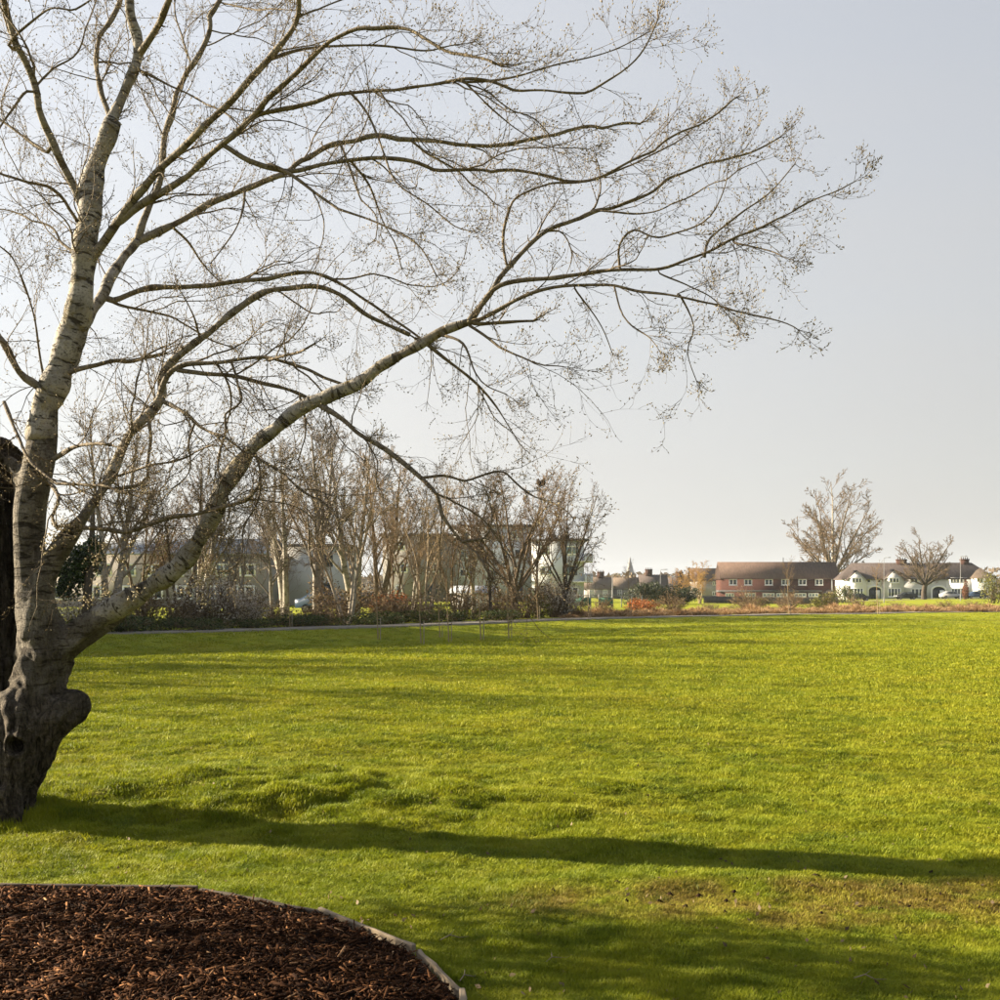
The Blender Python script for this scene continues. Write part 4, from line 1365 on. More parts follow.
# ------------------------------------------------------------------ leafy masses
def leaf_quads(b, C, size, R, flat=.0):
    """random leaf-sized quads at centres C"""
    n = len(C)
    d1 = R.normal(size=(n, 3)); d1 /= np.linalg.norm(d1, axis=1)[:, None]
    d2 = np.cross(d1, R.normal(size=(n, 3))); d2 /= np.linalg.norm(d2, axis=1)[:, None]
    s = (size * R.uniform(.5, 1.3, n))[:, None]
    V = np.stack([C - d1 * s, C + d2 * s * .5, C + d1 * s, C - d2 * s * .5], 1).reshape(-1, 3)
    q = np.arange(n * 4).reshape(-1, 4)
    b.add(V, q, tint=np.repeat(R.random(n), 4).astype(np.float32) + .001)


def blob(R, n, rx, ry, rz, z0=0., hollow=.35, lumps=7):
    """points spread through a lumpy mass standing on z0"""
    cs = R.normal(size=(lumps, 3)) * np.array([.45, .45, .35]) * np.array([rx, ry, rz]); cs[:, 2] = np.abs(cs[:, 2]) * .9 + rz * .35
    k = R.integers(0, lumps, n)
    d = R.normal(size=(n, 3)); d /= np.linalg.norm(d, axis=1)[:, None]
    rr = (hollow + (1 - hollow) * R.random(n) ** .4)[:, None]
    P = cs[k] + d * rr * np.array([rx, ry, rz]) * R.uniform(.35, .65, lumps)[k][:, None]
    P[:, 2] = np.abs(P[:, 2]) + z0
    return P


def shrub_meshes(key, seed, rx, rz, nleaf, size, leafmat, stemmat='bramble_stems', nstem=24):
    R = np.random.default_rng(seed)
    lb = Buf(); P = blob(R, nleaf, rx, rx, rz)
    leaf_quads(lb, P, size, R)
    sb = Buf()
    rr = random.Random(seed)
    for i in range(nstem):
        e = P[rr.randrange(len(P))]
        s = np.array([e[0] * .25, e[1] * .25, -.05])
        m = (s + e) / 2 + np.array([rr.gauss(0, .1), rr.gauss(0, .1), rz * .15])
        sb.tube(np.array([s, m, e, e + (e - m) * .35]), [.022, .016, .01, .004], 4)
        for q in range(5):
            j = m + (e - m) * rr.random()
            d = np.array([rr.gauss(0, .3), rr.gauss(0, .3), rr.uniform(.1, .5)]) * rx * .6
            sb.tube(np.array([j, j + d * .6, j + d]), [.009, .006, .003], 3)
    MESHCACHE[key] = (lb.mesh('foliage', leafmat), sb.mesh('stems', stemmat))


def put_shrub(name, key, px, D, label, cat='shrub', group=None, s=1., rz=0., sc=None, z0=None):
    x = (px - 500) / F * D
    z = ht(x, D) if z0 is None else z0
    o = thing(name, label, cat, (x, D, z), rz, group, sc or s)
    part('foliage', MESHCACHE[key][0], o); part('stems', MESHCACHE[key][1], o)
    return o


shrub_meshes('bramble', 61, 1.5, 1.5, 1500, .075, 'thicket_leaves', nstem=60)
shrub_meshes('bramble2', 62, 1.6, 1.2, 1300, .07, 'thicket_leaves', nstem=70)
shrub_meshes('hedge', 63, 1.4, .7, 1700, .07, 'green_hedge_leaves')
shrub_meshes('blossom', 64, 1.5, 1.5, 2600, .05, 'blossom_petals', 'bare_dark_bark', 60)
shrub_meshes('russet', 65, 1.2, 1.2, 1300, .07, 'russet_leaves')
shrub_meshes('ever', 66, 2.2, 2.2, 4200, .11, 'evergreen_leaves')
shrub_meshes('olive', 67, 1.2, 1.2, 1500, .07, 'olive_leaves')
shrub_meshes('copper', 68, .9, 1.9, 2200, .10, 'copper_leaves')

GB = 'bramble thickets behind the path'
R = random.Random(12)
for i in range(15):
    px = 122 + i * 31 + R.uniform(-7, 7)
    x_ = (px - 500) / F * 52
    D = float(path_y(x_)) * 1.0 + 5.0 + R.uniform(0, 3.5)
    put_shrub('bramble_thicket', 'bramble' if i % 2 else 'bramble2', px, D, 'brown leafless bramble thicket between the bare trees behind the path', 'thicket', GB,
              rz=R.uniform(0, 6), sc=(R.uniform(.7, 1.2), R.uniform(.8, 1.2), R.uniform(.45, 1.15)))
GH = 'low green bushes lining the path'
for i in range(12):
    px = 100 + i * 36 + R.uniform(-8, 8)
    D = float(path_y((px - 500) / F * 50)) + 2.4 + R.uniform(0, .8)
    put_shrub('low_bush', 'hedge', px, D, 'low dark green bush at the foot of the thickets beside the path', 'bush', GH, rz=R.uniform(0, 6),
              sc=(R.uniform(.7, 1.1), .8, R.uniform(.35, .7)))
put_shrub('blossom_bush', 'blossom', 212, 48.5, 'large bush covered in white blossom beside the path', 'shrub', rz=.4, sc=(1.2, 1.1, 1.15))
put_shrub('blossom_bush', 'blossom', 248, 49.5, 'smaller white blossom bush next to the grey many-stemmed tree', 'shrub', rz=2.1, sc=(.75, .8, .9))
put_shrub('blossom_bush', 'blossom', 556, 66, 'pale flowering bush at the foot of the dark-stemmed tree', 'shrub', rz=3.3, sc=(1.1, 1., 1.3))
put_shrub('blossom_bush', 'blossom', 80, 44, 'pale flowering bush below the ivy', 'shrub', rz=1.3, sc=(1.0, .9, .8))
put_shrub('russet_shrub', 'russet', 396, 58.5, 'orange russet shrub behind the path', 'shrub', rz=.3, sc=(1.15, 1., 1.0))
put_shrub('russet_shrub', 'russet', 640, 78, 'rusty brown low shrub beside the dry grasses', 'shrub', rz=2.3, sc=(1.2, 1., .7))
put_shrub('olive_shrub', 'olive', 541, 64.5, 'yellow green shrub at the foot of the slim straight tree', 'shrub', rz=2.3, sc=(1.2, 1., .9))
put_shrub('olive_shrub', 'olive', 826, 88, 'dark olive shrub among the dry grasses below the brick terrace', 'shrub', rz=1.3, sc=(.95, .9, .95))
put_shrub('olive_shrub', 'olive', 752, 90, 'yellowish low shrub among the dry grasses', 'shrub', rz=.3, sc=(1.1, 1., .6))
put_shrub('olive_shrub', 'olive', 994, 150, 'tall yellowish bush hiding the end of the white terrace', 'shrub', rz=4.3, sc=(2., 1.6, 2.6))
put_shrub('olive_shrub', 'hedge', 846.5, 200, 'dark green shrub at the foot of the great round-crowned tree', 'shrub', rz=.9, sc=(1.6, 1.3, 3.6))
put_shrub('evergreen_bush', 'ever', 660, 128, 'long dark evergreen bush, leftmost section of the hedge', 'hedge', 'sections of the dark evergreen hedge', rz=.2, sc=(1.4, .8, .86))
put_shrub('evergreen_bush', 'ever', 683, 130, 'dark evergreen bush in the middle of the hedge', 'hedge', 'sections of the dark evergreen hedge', rz=1.2, sc=(1.3, .9, .75))
put_shrub('evergreen_bush', 'ever', 643, 124, 'small dark evergreen bush at the hedge end by the green panels', 'hedge', 'sections of the dark evergreen hedge', rz=2.2, sc=(.8, .7, .95))
put_shrub('copper_hedge', 'copper', 965, 205, 'clipped copper-leaved hedge pillar in front of the white terrace', 'hedge', rz=.2, sc=(.9, .8, 1.25))


# ivy-clad pole of a dead tree at the left
ib = Buf(); Rn = np.random.default_rng(77)
Pq = blob(Rn, 5200, .95, .8, 1.55, 1.25, .25, 9)
Pq[:, 0] += (Pq[:, 2] - 2.6) * .22
leaf_quads(ib, Pq, .075, Rn)
iv = thing('ivy_stump', 'dark mass of ivy on a tree stem behind the big trunk', 'ivy', (*W(86, 0, 41)[:2], ht(W(86, 0, 41)[0], 41)))
ib.obj('foliage', 'ivy_leaves', iv)
sb_ = Buf(); sb_.tube(np.array([(0, 0, -.1), (.05, 0, 1.5), (.2, 0, 3.2), (.28, .05, 5.2)]), [.2, .17, .13, .05], 8)
sb_.obj('stem', 'bare_dark_bark', iv, True)

GE = 'tall evergreen trees left of the path'
eb = Buf(); Rn = np.random.default_rng(79)
leaf_quads(eb, blob(Rn, 5000, 2.0, 2.0, 4.6, .3, .2, 12), .2, Rn)
em = eb.mesh('crown', 'evergreen_leaves')
tb_ = Buf(); tb_.tube(np.array([(0, 0, -.1), (0, .03, 2), (0, 0, 4.5)]), [.2, .15, .05], 8); tmm = tb_.mesh('trunk', 'bare_dark_bark', True)
for i, (x, y, s) in enumerate(((-24, 40, 1.6), (-29, 46, 1.9), (-34, 51, 2.1), (-22.5, 36, .8), (-40, 57, 2.2), (-27, 42, 1.3))):
    o = thing('evergreen_tree', 'tall evergreen tree beyond the left end of the path', 'tree', (x, y, ht(x, y)), i * 1.9, GE, s)
    part('crown', em, o); part('trunk', tmm, o)

# small evergreen tree just outside the left of the view; its crown shades the grass by the bark bed
et = thing('evergreen_tree', 'small leafy evergreen tree beside the bark bed', 'tree', (-5.7, 6.15, ht(-5.7, 6.15)))
eb = Buf(); Rn = np.random.default_rng(78)
Pq = blob(Rn, 2300, 1.35, 1.15, .9, 1.7, .1, 12)
leaf_quads(eb, Pq, .05, Rn)
eb.obj('crown', 'evergreen_leaves', et)
sb_ = Buf(); sb_.tube(np.array([(0, 0, -.1), (.03, 0, .8), (-.03, .04, 1.6), (0, 0, 2.4)]), [.06, .05, .045, .02], 8)
sb_.obj('trunk', 'bare_dark_bark', et, True)


# ------------------------------------------------------------------ dry ornamental grasses along the path
def clump_mesh(seed, nb, h, sp):
    R = random.Random(seed); b = Buf()
    for i in range(nb):
        a = R.uniform(0, 6.283); d = sp * R.random() ** .7
        x, y = d * math.cos(a) * .5, d * math.sin(a) * .5
        hh = h * R.uniform(.45, 1.05) * (1.1 - .5 * d / sp)
        lx, ly = math.cos(a) * d * R.uniform(.6, 1.5), math.sin(a) * d * R.uniform(.6, 1.5)
        wa = R.uniform(0, 3.14); w = .014
        wx, wy = w * math.cos(wa), w * math.sin(wa)
        b.add([(x - wx, y - wy, -.03), (x + wx, y + wy, -.03), (x + lx * .5 + wx * .8, y + ly * .5 + wy * .8, hh * .7), (x + lx * .5 - wx * .8, y + ly * .5 - wy * .8, hh * .7),
               (x + lx, y + ly, hh * R.uniform(.8, 1.))], [(0, 1, 2, 3)], [(3, 2, 4)], tint=R.random() + .001)
    return b.mesh('blades', 'dry_blades')


CL = [clump_mesh(80 + i, 420, .62, .62) for i in range(4)]
GD = 'dry tan grass clumps along the far path'
R = random.Random(31)
for i in range(84):
    px = 572 + i * 5.2 + R.uniform(-3, 3)
    row = i % 3
    D = float(path_y((px - 500) / F * 75)) + (2.2, 6.0, 10.5)[row] + R.uniform(-.8, .8)
    x = (px - 500) / F * D
    s = R.uniform(.6, 1.25) * (1, 1.05, 1.1)[row]
    o = thing('dry_grass_clump', 'tan clump of dry ornamental grass beside the path below the terraces', 'grass clump', (x, D, ht(x, D)), R.uniform(0, 6), GD, (s * 1.15, s * 1.15, s * R.uniform(.6, 1.05)))
    part('blades', CL[i % 4], o)
GDB = 'tall tangled dry stems along the far path'
R = random.Random(33)
shrub_meshes('drystem', 69, 1.5, 1.5, 900, .06, 'thicket_leaves', nstem=80)
for i in range(11):
    px = 598 + i * 38 + R.uniform(-9, 9)
    D = float(path_y((px - 500) / F * 78)) + 13 + R.uniform(0, 6)
    put_shrub('dry_stem_thicket', 'drystem', px, D, 'brown thicket of dry stems behind the tan grass clumps', 'thicket', GDB, rz=R.uniform(0, 6), sc=(R.uniform(.8, 1.3), 1.0, R.uniform(.30, .70) * (1.25 if 740 < px < 850 else 1.)))

# ------------------------------------------------------------------ young staked trees on the bank
st_, sc_ = bare_tree(seed=41, H=3.1, stems=1, r0=.026, spread=.5, n1=12, n2=6, n3=3, clear=.5, tw=.004, lean=.01, wob=.018)
YT = (st_.mesh('trunk', 'bare_pale_bark', True), sc_.mesh('crown', 'bare_brown_bark', False))
yk = Buf(); yk.tube(np.array([(.10, 0, -.1), (.10, 0, .4), (.10, 0, .8)]), [.016, .016, .015], 6)
YTs = yk.mesh('stake', 'stake_wood')
yk = Buf(); yk.box(0, .10, -.012, .012, .70, .74)
YTt = yk.mesh('tie', 'tyre_rubber')
GY = 'young staked trees planted on the bank before the path'
R = random.Random(51)
for i, (px, py) in enumerate(((290, 628), (378, 632), (421, 640.5), (449, 637), (481, 639), (509, 633), (440, 629.5), (538, 622), (589, 619.6), (630, 618.4), (789, 615.6), (878, 614.4))):
    D = DG(py)
    x = (px - 500) / F * D
    far = i >= 8
    z = ht(x, D)
    o = thing('young_tree', 'thin young tree tied to a stake on the grass before the path', 'young tree', (x, D, z), R.uniform(-.6, .6), GY, R.uniform(.9, 1.1) * (1.1 if far else 1.))
    part('trunk', YT[0], o); part('crown', YT[1], o); part('stake', YTs, o); part('tie', YTt, o)


# ------------------------------------------------------------------ buildings
def gable_roof(b, x0, x1, y0, y1, ze, zr, over=.35, th=.16, hip0=0., hip1=0.):
    """ridge along x; hip0/hip1 pull the ridge ends in"""
    xa, xb = x0 - over, x1 + over
    ya, yb = y0 - over, y1 + over
    ym = (y0 + y1) / 2
    k = (zr - ze) / (ym - y0)
    z_ = ze - over * k
    v = [(xa, ya, z_), (xb, ya, z_), (xb, yb, z_), (xa, yb, z_), (xa + hip0, ym, zr), (xb - hip1, ym, zr)]
    v += [(x, y, z - th) for x, y, z in v]
    b.add(v, [(0, 1, 5, 4), (2, 3, 4, 5), (7, 6, 10, 11), (9, 8, 11, 10), (6, 7, 1, 0), (8, 9, 3, 2)],
          [(3, 0, 4), (1, 2, 5), (9, 10, 6), (7, 11, 8)])
    b.add([(xa, ya, z_), (xa, yb, z_), (xa, yb, z_ - th), (xa, ya, z_ - th), (xb, ya, z_), (xb, yb, z_), (xb, yb, z_ - th), (xb, ya, z_ - th)],
          [(0, 1, 2, 3), (7, 6, 5, 4)])


def window(parent, x, z, w, h, y, panes=2, glass='window_glass', frame='white_frame', sill=True):
    """window centred at x with its foot at z on a wall whose face is at y (facing -y)"""
    o = Buf(); f = .19
    o.box(-w / 2, w / 2, -.05, .05, 0, f); o.box(-w / 2, w / 2, -.05, .05, h - f, h)
    xs = np.linspace(-w / 2, w / 2, panes + 1)
    for k, q in enumerate(xs):
        a = q if k == 0 else (q - f if k == panes else q - f / 2)
        o.box(a, a + f, -.052, .048, f, h - f)
    wo = part('window', o.mesh('window', frame), parent, (x, y, z))
    for k in range(panes):
        g = Buf()
        g.box(xs[k] + f * .7, xs[k + 1] - f * .7, -.012, .03, f * .8, h - f * .8)
        part('pane', g.mesh('pane', glass), wo)
    if sill:
        g = Buf(); g.box(-w / 2 - .08, w / 2 + .08, -.13, .02, -.09, -.003)
        part('sill', g.mesh('sill', frame), wo)
    return wo


def chimney(parent, x, y, z0, z1, w=.9, d=.6, pots=4, mat='chimney_brick'):
    b = Buf(); b.box(x - w / 2, x + w / 2, y - d / 2, y + d / 2, z0, z1 - .25); b.box(x - w / 2 - .07, x + w / 2 + .07, y - d / 2 - .07, y + d / 2 + .07, z1 - .249, z1)
    c = b.obj('chimney', mat, parent)
    for k in range(pots):
        q = Buf(); xx = x - w / 2 + w * (k + .5) / pots
        q.tube(np.array([(xx, y, z1 - .02), (xx, y, z1 + .2), (xx, y, z1 + .42)]), [.10, .085, .095], 8)
        q.obj('chimney_pot', 'clay_roof', c)
    return c


# brick terrace
D = 240.
bx0, bx1 = (722 - 500) / F * D, (838 - 500) / F * D
zb = -1.0
bt = thing('brick_terrace', 'long red brick terrace with a brown tiled roof and white windows', 'house', (bx0, D, zb), -.02)
Lb = bx1 - bx0
ze = EYE + (HZ - 577) / F * D - zb; zr = EYE + (HZ - 561.5) / F * D - zb
b = Buf(); b.box(0, Lb, 0, 7.5, -.5, ze)
b.prism([(0, 0), (0, 0.001), (.001, .001)], 0, .001)
b = Buf(); b.box(0, Lb, 0, 7.5, -.5, ze)
b.add([(0.001, 0, ze), (0.001, 7.5, ze), (0.001, 3.75, zr - .2), (Lb - .001, 0, ze), (Lb - .001, 7.5, ze), (Lb - .001, 3.75, zr - .2)], tris=[(0, 2, 1), (3, 4, 5)])
b.obj('wall', 'brick_wall', bt)
b = Buf(); gable_roof(b, 0, Lb, 0, 7.5, ze, zr, .35)
ro = b.obj('roof', 'clay_roof', bt)
for px in (733, 748, 768.5, 785, 802, 818.5):
    x = (px - 500) / F * D - bx0
    window(bt, x, EYE + (HZ - 585.2) / F * D - zb, 1.75, 1.35, -.04, 2)
b = Buf(); b.box(-1.0, Lb * .80, -3.2, -.003, -.5, EYE + (HZ - 592) / F * D - zb)
ex = b.obj('extension', 'brick_wall', bt)
b = Buf(); b.box(-1.3, Lb * .82, -3.5, -.006, EYE + (HZ - 592) / F * D - zb + .003, EYE + (HZ - 590.2) / F * D - zb)
b.obj('flat_roof', 'felt_roof', ex)
for k, (px, w) in enumerate(((727, 1.9), (747, 2.3), (765, 2.6), (778, 2.4), (796, 2.6), (809, 2.2))):
    window(ex, (px - 500) / F * D - bx0, EYE + (HZ - 597) / F * D - zb, w, .85, -3.25, 3, 'sky_glass', sill=False)
b = Buf(); b.box(-.12, .12, -.10, -.003, -.2, ze - .1)
part('drainpipe', b.mesh('drainpipe', 'white_frame'), bt, (Lb - 1.5, 0, 0))
b = Buf(); b.tube(np.array([(Lb * .56, 3.75, zr - .1), (Lb * .56, 3.75, zr + .5), (Lb * .56, 3.75, zr + .95)]), [.09, .09, .08], 6)
b.obj('flue', 'felt_roof', ro)
b = Buf(); b.box(Lb * .9 - 1.2, Lb * .9 + 1.2, -3.0, -.6, -.4, 1.9); b.add([(Lb * .9 - 1.4, -3.2, 1.9), (Lb * .9 + 1.4, -3.2, 1.9), (Lb * .9 + 1.4, -.5, 1.9), (Lb * .9 - 1.4, -.5, 1.9), (Lb * .9, -1.85, 2.9)], tris=[(0, 1, 4), (1, 2, 4), (2, 3, 4), (3, 0, 4)])
sh = b.obj('garden_shed', 'dark_timber', None, loc=(bx0, D, zb)); tag(sh, 'small dark shed with a pointed roof behind the brick terrace', 'shed')

# fence before the brick terrace
fx0, fx1, fD = (704 - 500) / F * 158, (846 - 500) / F * 158, 158.
fe = thing('timber_fence', 'grey timber panel fence in front of the brick terrace', 'fence', (fx0, fD, 0))
pm = Buf()
for k in range(11): pm.box(.02 + k * .163, .02 + k * .163 + .158, -.012 + .008 * (k % 2), .012 + .008 * (k % 2), .05, 1.05)
pm.box(.02, 1.80, .021, .06, .25, .33); pm.box(.02, 1.80, .021, .06, .80, .88)
pmm = pm.mesh('panel', 'fence_timber')
po = Buf(); po.box(-.05, .05, -.05, .05, -.3, 1.1); pom = po.mesh('post', 'fence_timber')
nf = int((fx1 - fx0) / 1.92)
for k in range(nf + 1):
    x = k * 1.92; z = ht(fx0 + x, fD)
    part('post', pom, fe, (x, 0, z))
    if k < nf: part('panel', pmm, fe, (x + .05, 0, z))

# white terrace
D = 230.
wx0 = (843 - 500) / F * D; wx1 = (990 - 500) / F * D; Lw = wx1 - wx0
zb = -.15
wt = thing('white_terrace', 'row of pale rendered houses with gables and dark slate roofs', 'house', (wx0, D, zb), -.10)
px2 = lambda p: (p - 500) / F * D - wx0
pz = lambda p: EYE + (HZ - p) / F * D - zb
ze, zr = pz(577.5), pz(562.5)
for k, (a, b_, m, nm) in enumerate(((843, 884, 'white_render', 0), (884.06, 943, 'grey_render', 1), (943.06, 990, 'white_render', 2))):
    b = Buf(); b.box(px2(a), px2(b_), 0 + .004 * k, 8, -.5, ze); b.obj('wall', m, wt)
b = Buf(); gable_roof(b, 0, Lw, 0, 8, ze, zr, .35, hip0=3.0, hip1=4.0); rf = b.obj('roof', 'slate_roof', wt)
for gx, gw, top, m in ((855.5, 3.9, 571, 'white_render'), (891.5, 3.9, 570, 'grey_render')):
    c = px2(gx); zt = pz(top)
    b = Buf(); b.prism([(c - gw / 2, -.45), (c + gw / 2, -.45), (c + gw / 2, ze - .5), (c, zt), (c - gw / 2, ze - .5)], -1.1, 2.6)
    gb = b.obj('gable_bay', m, wt)
    b = Buf()
    for s in (-1, 1):
        v = []
        for y in (-1.4, 3.4):
            for (u, dz) in ((0, .16), (1.13, .16), (1.13, .03), (0, .03)):
                v.append((c + s * u * gw / 2, y, zt + (ze - .5 - zt) * u + dz))
        b.add(v, [(0, 1, 2, 3), (4, 7, 6, 5), (0, 4, 5, 1), (1, 5, 6, 2), (2, 6, 7, 3), (3, 7, 4, 0)])
    b.obj('gable_roof', 'slate_roof', gb)
    window(gb, c, pz(583), 2.0, 1.1, -1.14, 3)
    window(gb, c, pz(597), 2.6, 1.9, -1.14, 4)
for p, w, h, foot, n in ((868, .9, .9, 583.2, 1), (878, .9, .9, 583.2, 1), (912, 1.6, 1.1, 583, 2), (928, .9, 1.0, 583, 1), (951, 1.8, 1.1, 583, 3), (959, 1.4, 1.1, 583, 2),
                         (974, 1.4, 1.0, 583, 2), (984, 1., 1.0, 583, 1), (914.5, 2.4, 1.7, 596.5, 3), (953.5, 2.6, 1.7, 596.5, 4), (975, 2.2, 1.6, 596.5, 3)):
    window(wt, px2(p), pz(foot), w, h, -.045, n)
for p in (874, 935.5):       # arched porches, paired doors within
    c = px2(p); w = 2.5; hh = 2.45
    poly = [(c - w / 2, -.4), (c + w / 2, -.4), (c + w / 2, hh - .75)]
    poly += [(c + w / 2 * math.cos(a_), hh - .75 + .75 * math.sin(a_)) for a_ in np.linspace(.25, math.pi - .25, 9)] + [(c - w / 2, hh - .75)]
    b = Buf(); b.prism(poly, -.03, -.0045); ao = b.obj('arch', 'dark_opening', wt)
    out = [((x - c) * 1.26 + c, max(-.4, z * 1.13)) for x, z in poly]
    b = Buf()
    m = len(poly)
    v = [(x, -.12, z) for x, z in poly] + [(x, -.12, z) for x, z in out] + [(x, -.006, z) for x, z in poly] + [(x, -.006, z) for x, z in out]
    q = []
    for i in range(1, m):
        j = (i + 1) % m
        q += [(i, j, m + j, m + i), (m + i, m + j, 3 * m + j, 3 * m + i), (j, i, 2 * m + i, 2 * m + j)]
    b.add(v, q); b.obj('surround', 'white_frame', ao)
    for s in (-1, 1):
        b = Buf(); b.box(c + s * .62 - .42, c + s * .62 + .42, -.07, -.031, -.3, 1.75); b.obj('door', 'car_paint_black' if s < 0 else 'white_frame', ao)
for p, w in ((904.5, 2.0), (966, 1.6)):
    chimney(rf, px2(p), 4.0, zr - .8, zr + .75, w, 1.0, 4)
# hipped projecting bay at the right
c0, c1 = px2(966), px2(988)
b = Buf(); b.box(c0, c1, -1.3, .5, -.45, ze - .1); b.obj('bay', 'white_render', wt)
b = Buf()
cm = (c0 + c1) / 2
b.add([(c0 - .3, -1.6, ze - .25), (c1 + .3, -1.6, ze - .25), (cm, 1.5, pz(568)), (c0 - .3, 3.4, ze - .12), (c1 + .3, 3.4, ze - .12)], tris=[(0, 1, 2), (0, 2, 3), (1, 4, 2)])
b.obj('bay_roof', 'brown_roof', wt)
for p in (973, 982): window(wt, px2(p), pz(583), 1.3, 1.0, -1.34, 2)
window(wt, px2(977), pz(596.8), 2.8, 1.6, -1.34, 4)

# the flats behind the bare trees
D = 150.


def flats(name, label, p0, p1, top, D, depth, wall, storeys, seed, rz=0.):
    x0, x1 = (p0 - 500) / F * D, (p1 - 500) / F * D
    L = x1 - x0; zt = EYE + (HZ - top) / F * D
    o = thing(name, label, 'flats', (x0, D, 0), rz)
    b = Buf(); b.box(0, L, 0, depth, -.6, zt); b.obj('wall', wall, o)
    b = Buf(); b.box(-.5, L + .5, -.5, depth + .5, zt + .003, zt + .32); r_ = b.obj('roof', 'felt_roof', o)
    sh = zt / storeys; n = max(2, int(L / 3.3)); R = random.Random(seed)
    for s in range(storeys):
        for k in range(n):
            x = (k + .5) * L / n + R.uniform(-.25, .25)
            w = R.choice((1.2, 1.7, 2.0))
            window(o, x, s * sh + sh * .32, w, sh * .45, -.045, 2 if w > 1.3 else 1, R.choice(('window_glass', 'sky_glass')), R.choice(('white_frame', 'felt_roof')), sill=False)
    return o, r_, L, zt, sh


fa, fr, L, zt, sh = flats('flats_block', 'pale grey flats with rounded corner balconies and a thin flat roof', 532, 584, 541, 150., 11, 'apartment_cladding', 3, 3)
for s in range(1, 3):     # rounded balcony slabs at the right-hand corner
    b = Buf()
    poly = [(L - 1.5, 0.)] + [(L - .2 + 1.5 * math.cos(a_), 1.0 + 2.2 * math.sin(a_)) for a_ in np.linspace(-1.4, 1.4, 12)] + [(L - 1.5, 2.5)]
    m = len(poly)
    z0, z1 = s * sh - .12, s * sh + .10
    v = [(x, y, z0) for x, y in poly] + [(x, y, z1) for x, y in poly]
    b.add(v, [(i, (i + 1) % m, m + (i + 1) % m, m + i) for i in range(m)], [(0, i + 1, i) for i in range(1, m - 1)] + [(m, m + i, m + i + 1) for i in range(1, m - 1)])
    bo = b.obj('balcony', 'white_render', fa)
    b = Buf()
    pr = [(x, y) for x, y in poly[1:-1]]
    v = [(x, y, z1) for x, y in pr] + [(x, y, z1 + 1.0) for x, y in pr]
    k = len(pr)
    v += [(x - .06, y, z) for x, y, z in v]
    b.add(v, [(i, i + 1, k + i + 1, k + i) for i in range(k - 1)] + [(2 * k + i + 1, 2 * k + i, 3 * k + i, 3 * k + i + 1) for i in range(k - 1)] + [(k + i, k + i + 1, 3 * k + i + 1, 3 * k + i) for i in range(k - 1)])
    b.obj('parapet', 'apartment_cladding', bo)
b = Buf(); b.box(L * .55, L * .75, 3, 5, zt + .33, zt + 1.0); b.obj('plant_box', 'apartment_dark', fr)
flats('flats_block', 'blue-grey flats with a raised top storey behind the vase-shaped tree', 453, 531, 527, 156., 11, 'apartment_cladding', 4, 5)
flats('flats_block', 'dark brown flats behind the many-stemmed pale tree', 383, 452, 536, 154., 12, 'apartment_dark', 3, 7)
flats('long_building', 'low grey building with box dormers behind the tallest bare tree', 258, 345, 547, 118., 10, 'grey_render', 2, 9)

# long building with a metal roof at the left
D = 108.
lx0, lx1 = (40 - 500) / F * D, (262 - 500) / F * D
lb = thing('long_building', 'long building with a shallow grey metal roof behind the ivy', 'building', (lx0, D, 0))
L = lx1 - lx0; ze = EYE + (HZ - 552) / F * D; zr = EYE + (HZ - 536) / F * D
b = Buf(); b.box(0, L, 0, 12, -.5, ze); b.obj('wall', 'house_tan', lb)
b = Buf(); gable_roof(b, 0, L, 0, 12, ze, zr, .5); b.obj('roof', 'metal_roof_grey', lb)
for k in range(9): window(lb, 1.6 + k * 2.35, ze * .55, 1.6, 1.3, -.045, 2, 'sky_glass' if k % 2 else 'window_glass', sill=False)
for k in range(7): window(lb, 2.2 + k * 3.0, .7, 1.8, 1.4, -.045, 2, 'window_glass', sill=False)

# low garage with a pale wall
D = 96.
ga = thing('garage', 'low garage with a pale wall and grey sheet roof', 'garage', ((452 - 500) / F * D, D, 0))
L = (492 - 452) / F * D
b = Buf(); b.box(0, L, 0, 5, -.4, 1.35); b.obj('wall', 'concrete_pale', ga)
b = Buf(); b.add([(-.3, -.3, 1.353), (L + .3, -.3, 1.353), (L + .3, 5.3, 1.95), (-.3, 5.3, 1.95), (-.3, -.3, 1.42), (L + .3, -.3, 1.42), (L + .3, 5.3, 2.05), (-.3, 5.3, 2.05)],
                 [(3, 2, 1, 0), (4, 5, 6, 7), (0, 1, 5, 4), (1, 2, 6, 5), (2, 3, 7, 6), (3, 0, 4, 7)]); b.obj('roof', 'metal_roof_grey', ga)
b = Buf(); b.box(.5, 2.6, -.05, -.003, -.1, 1.15); b.obj('garage_door', 'grey_render', ga)


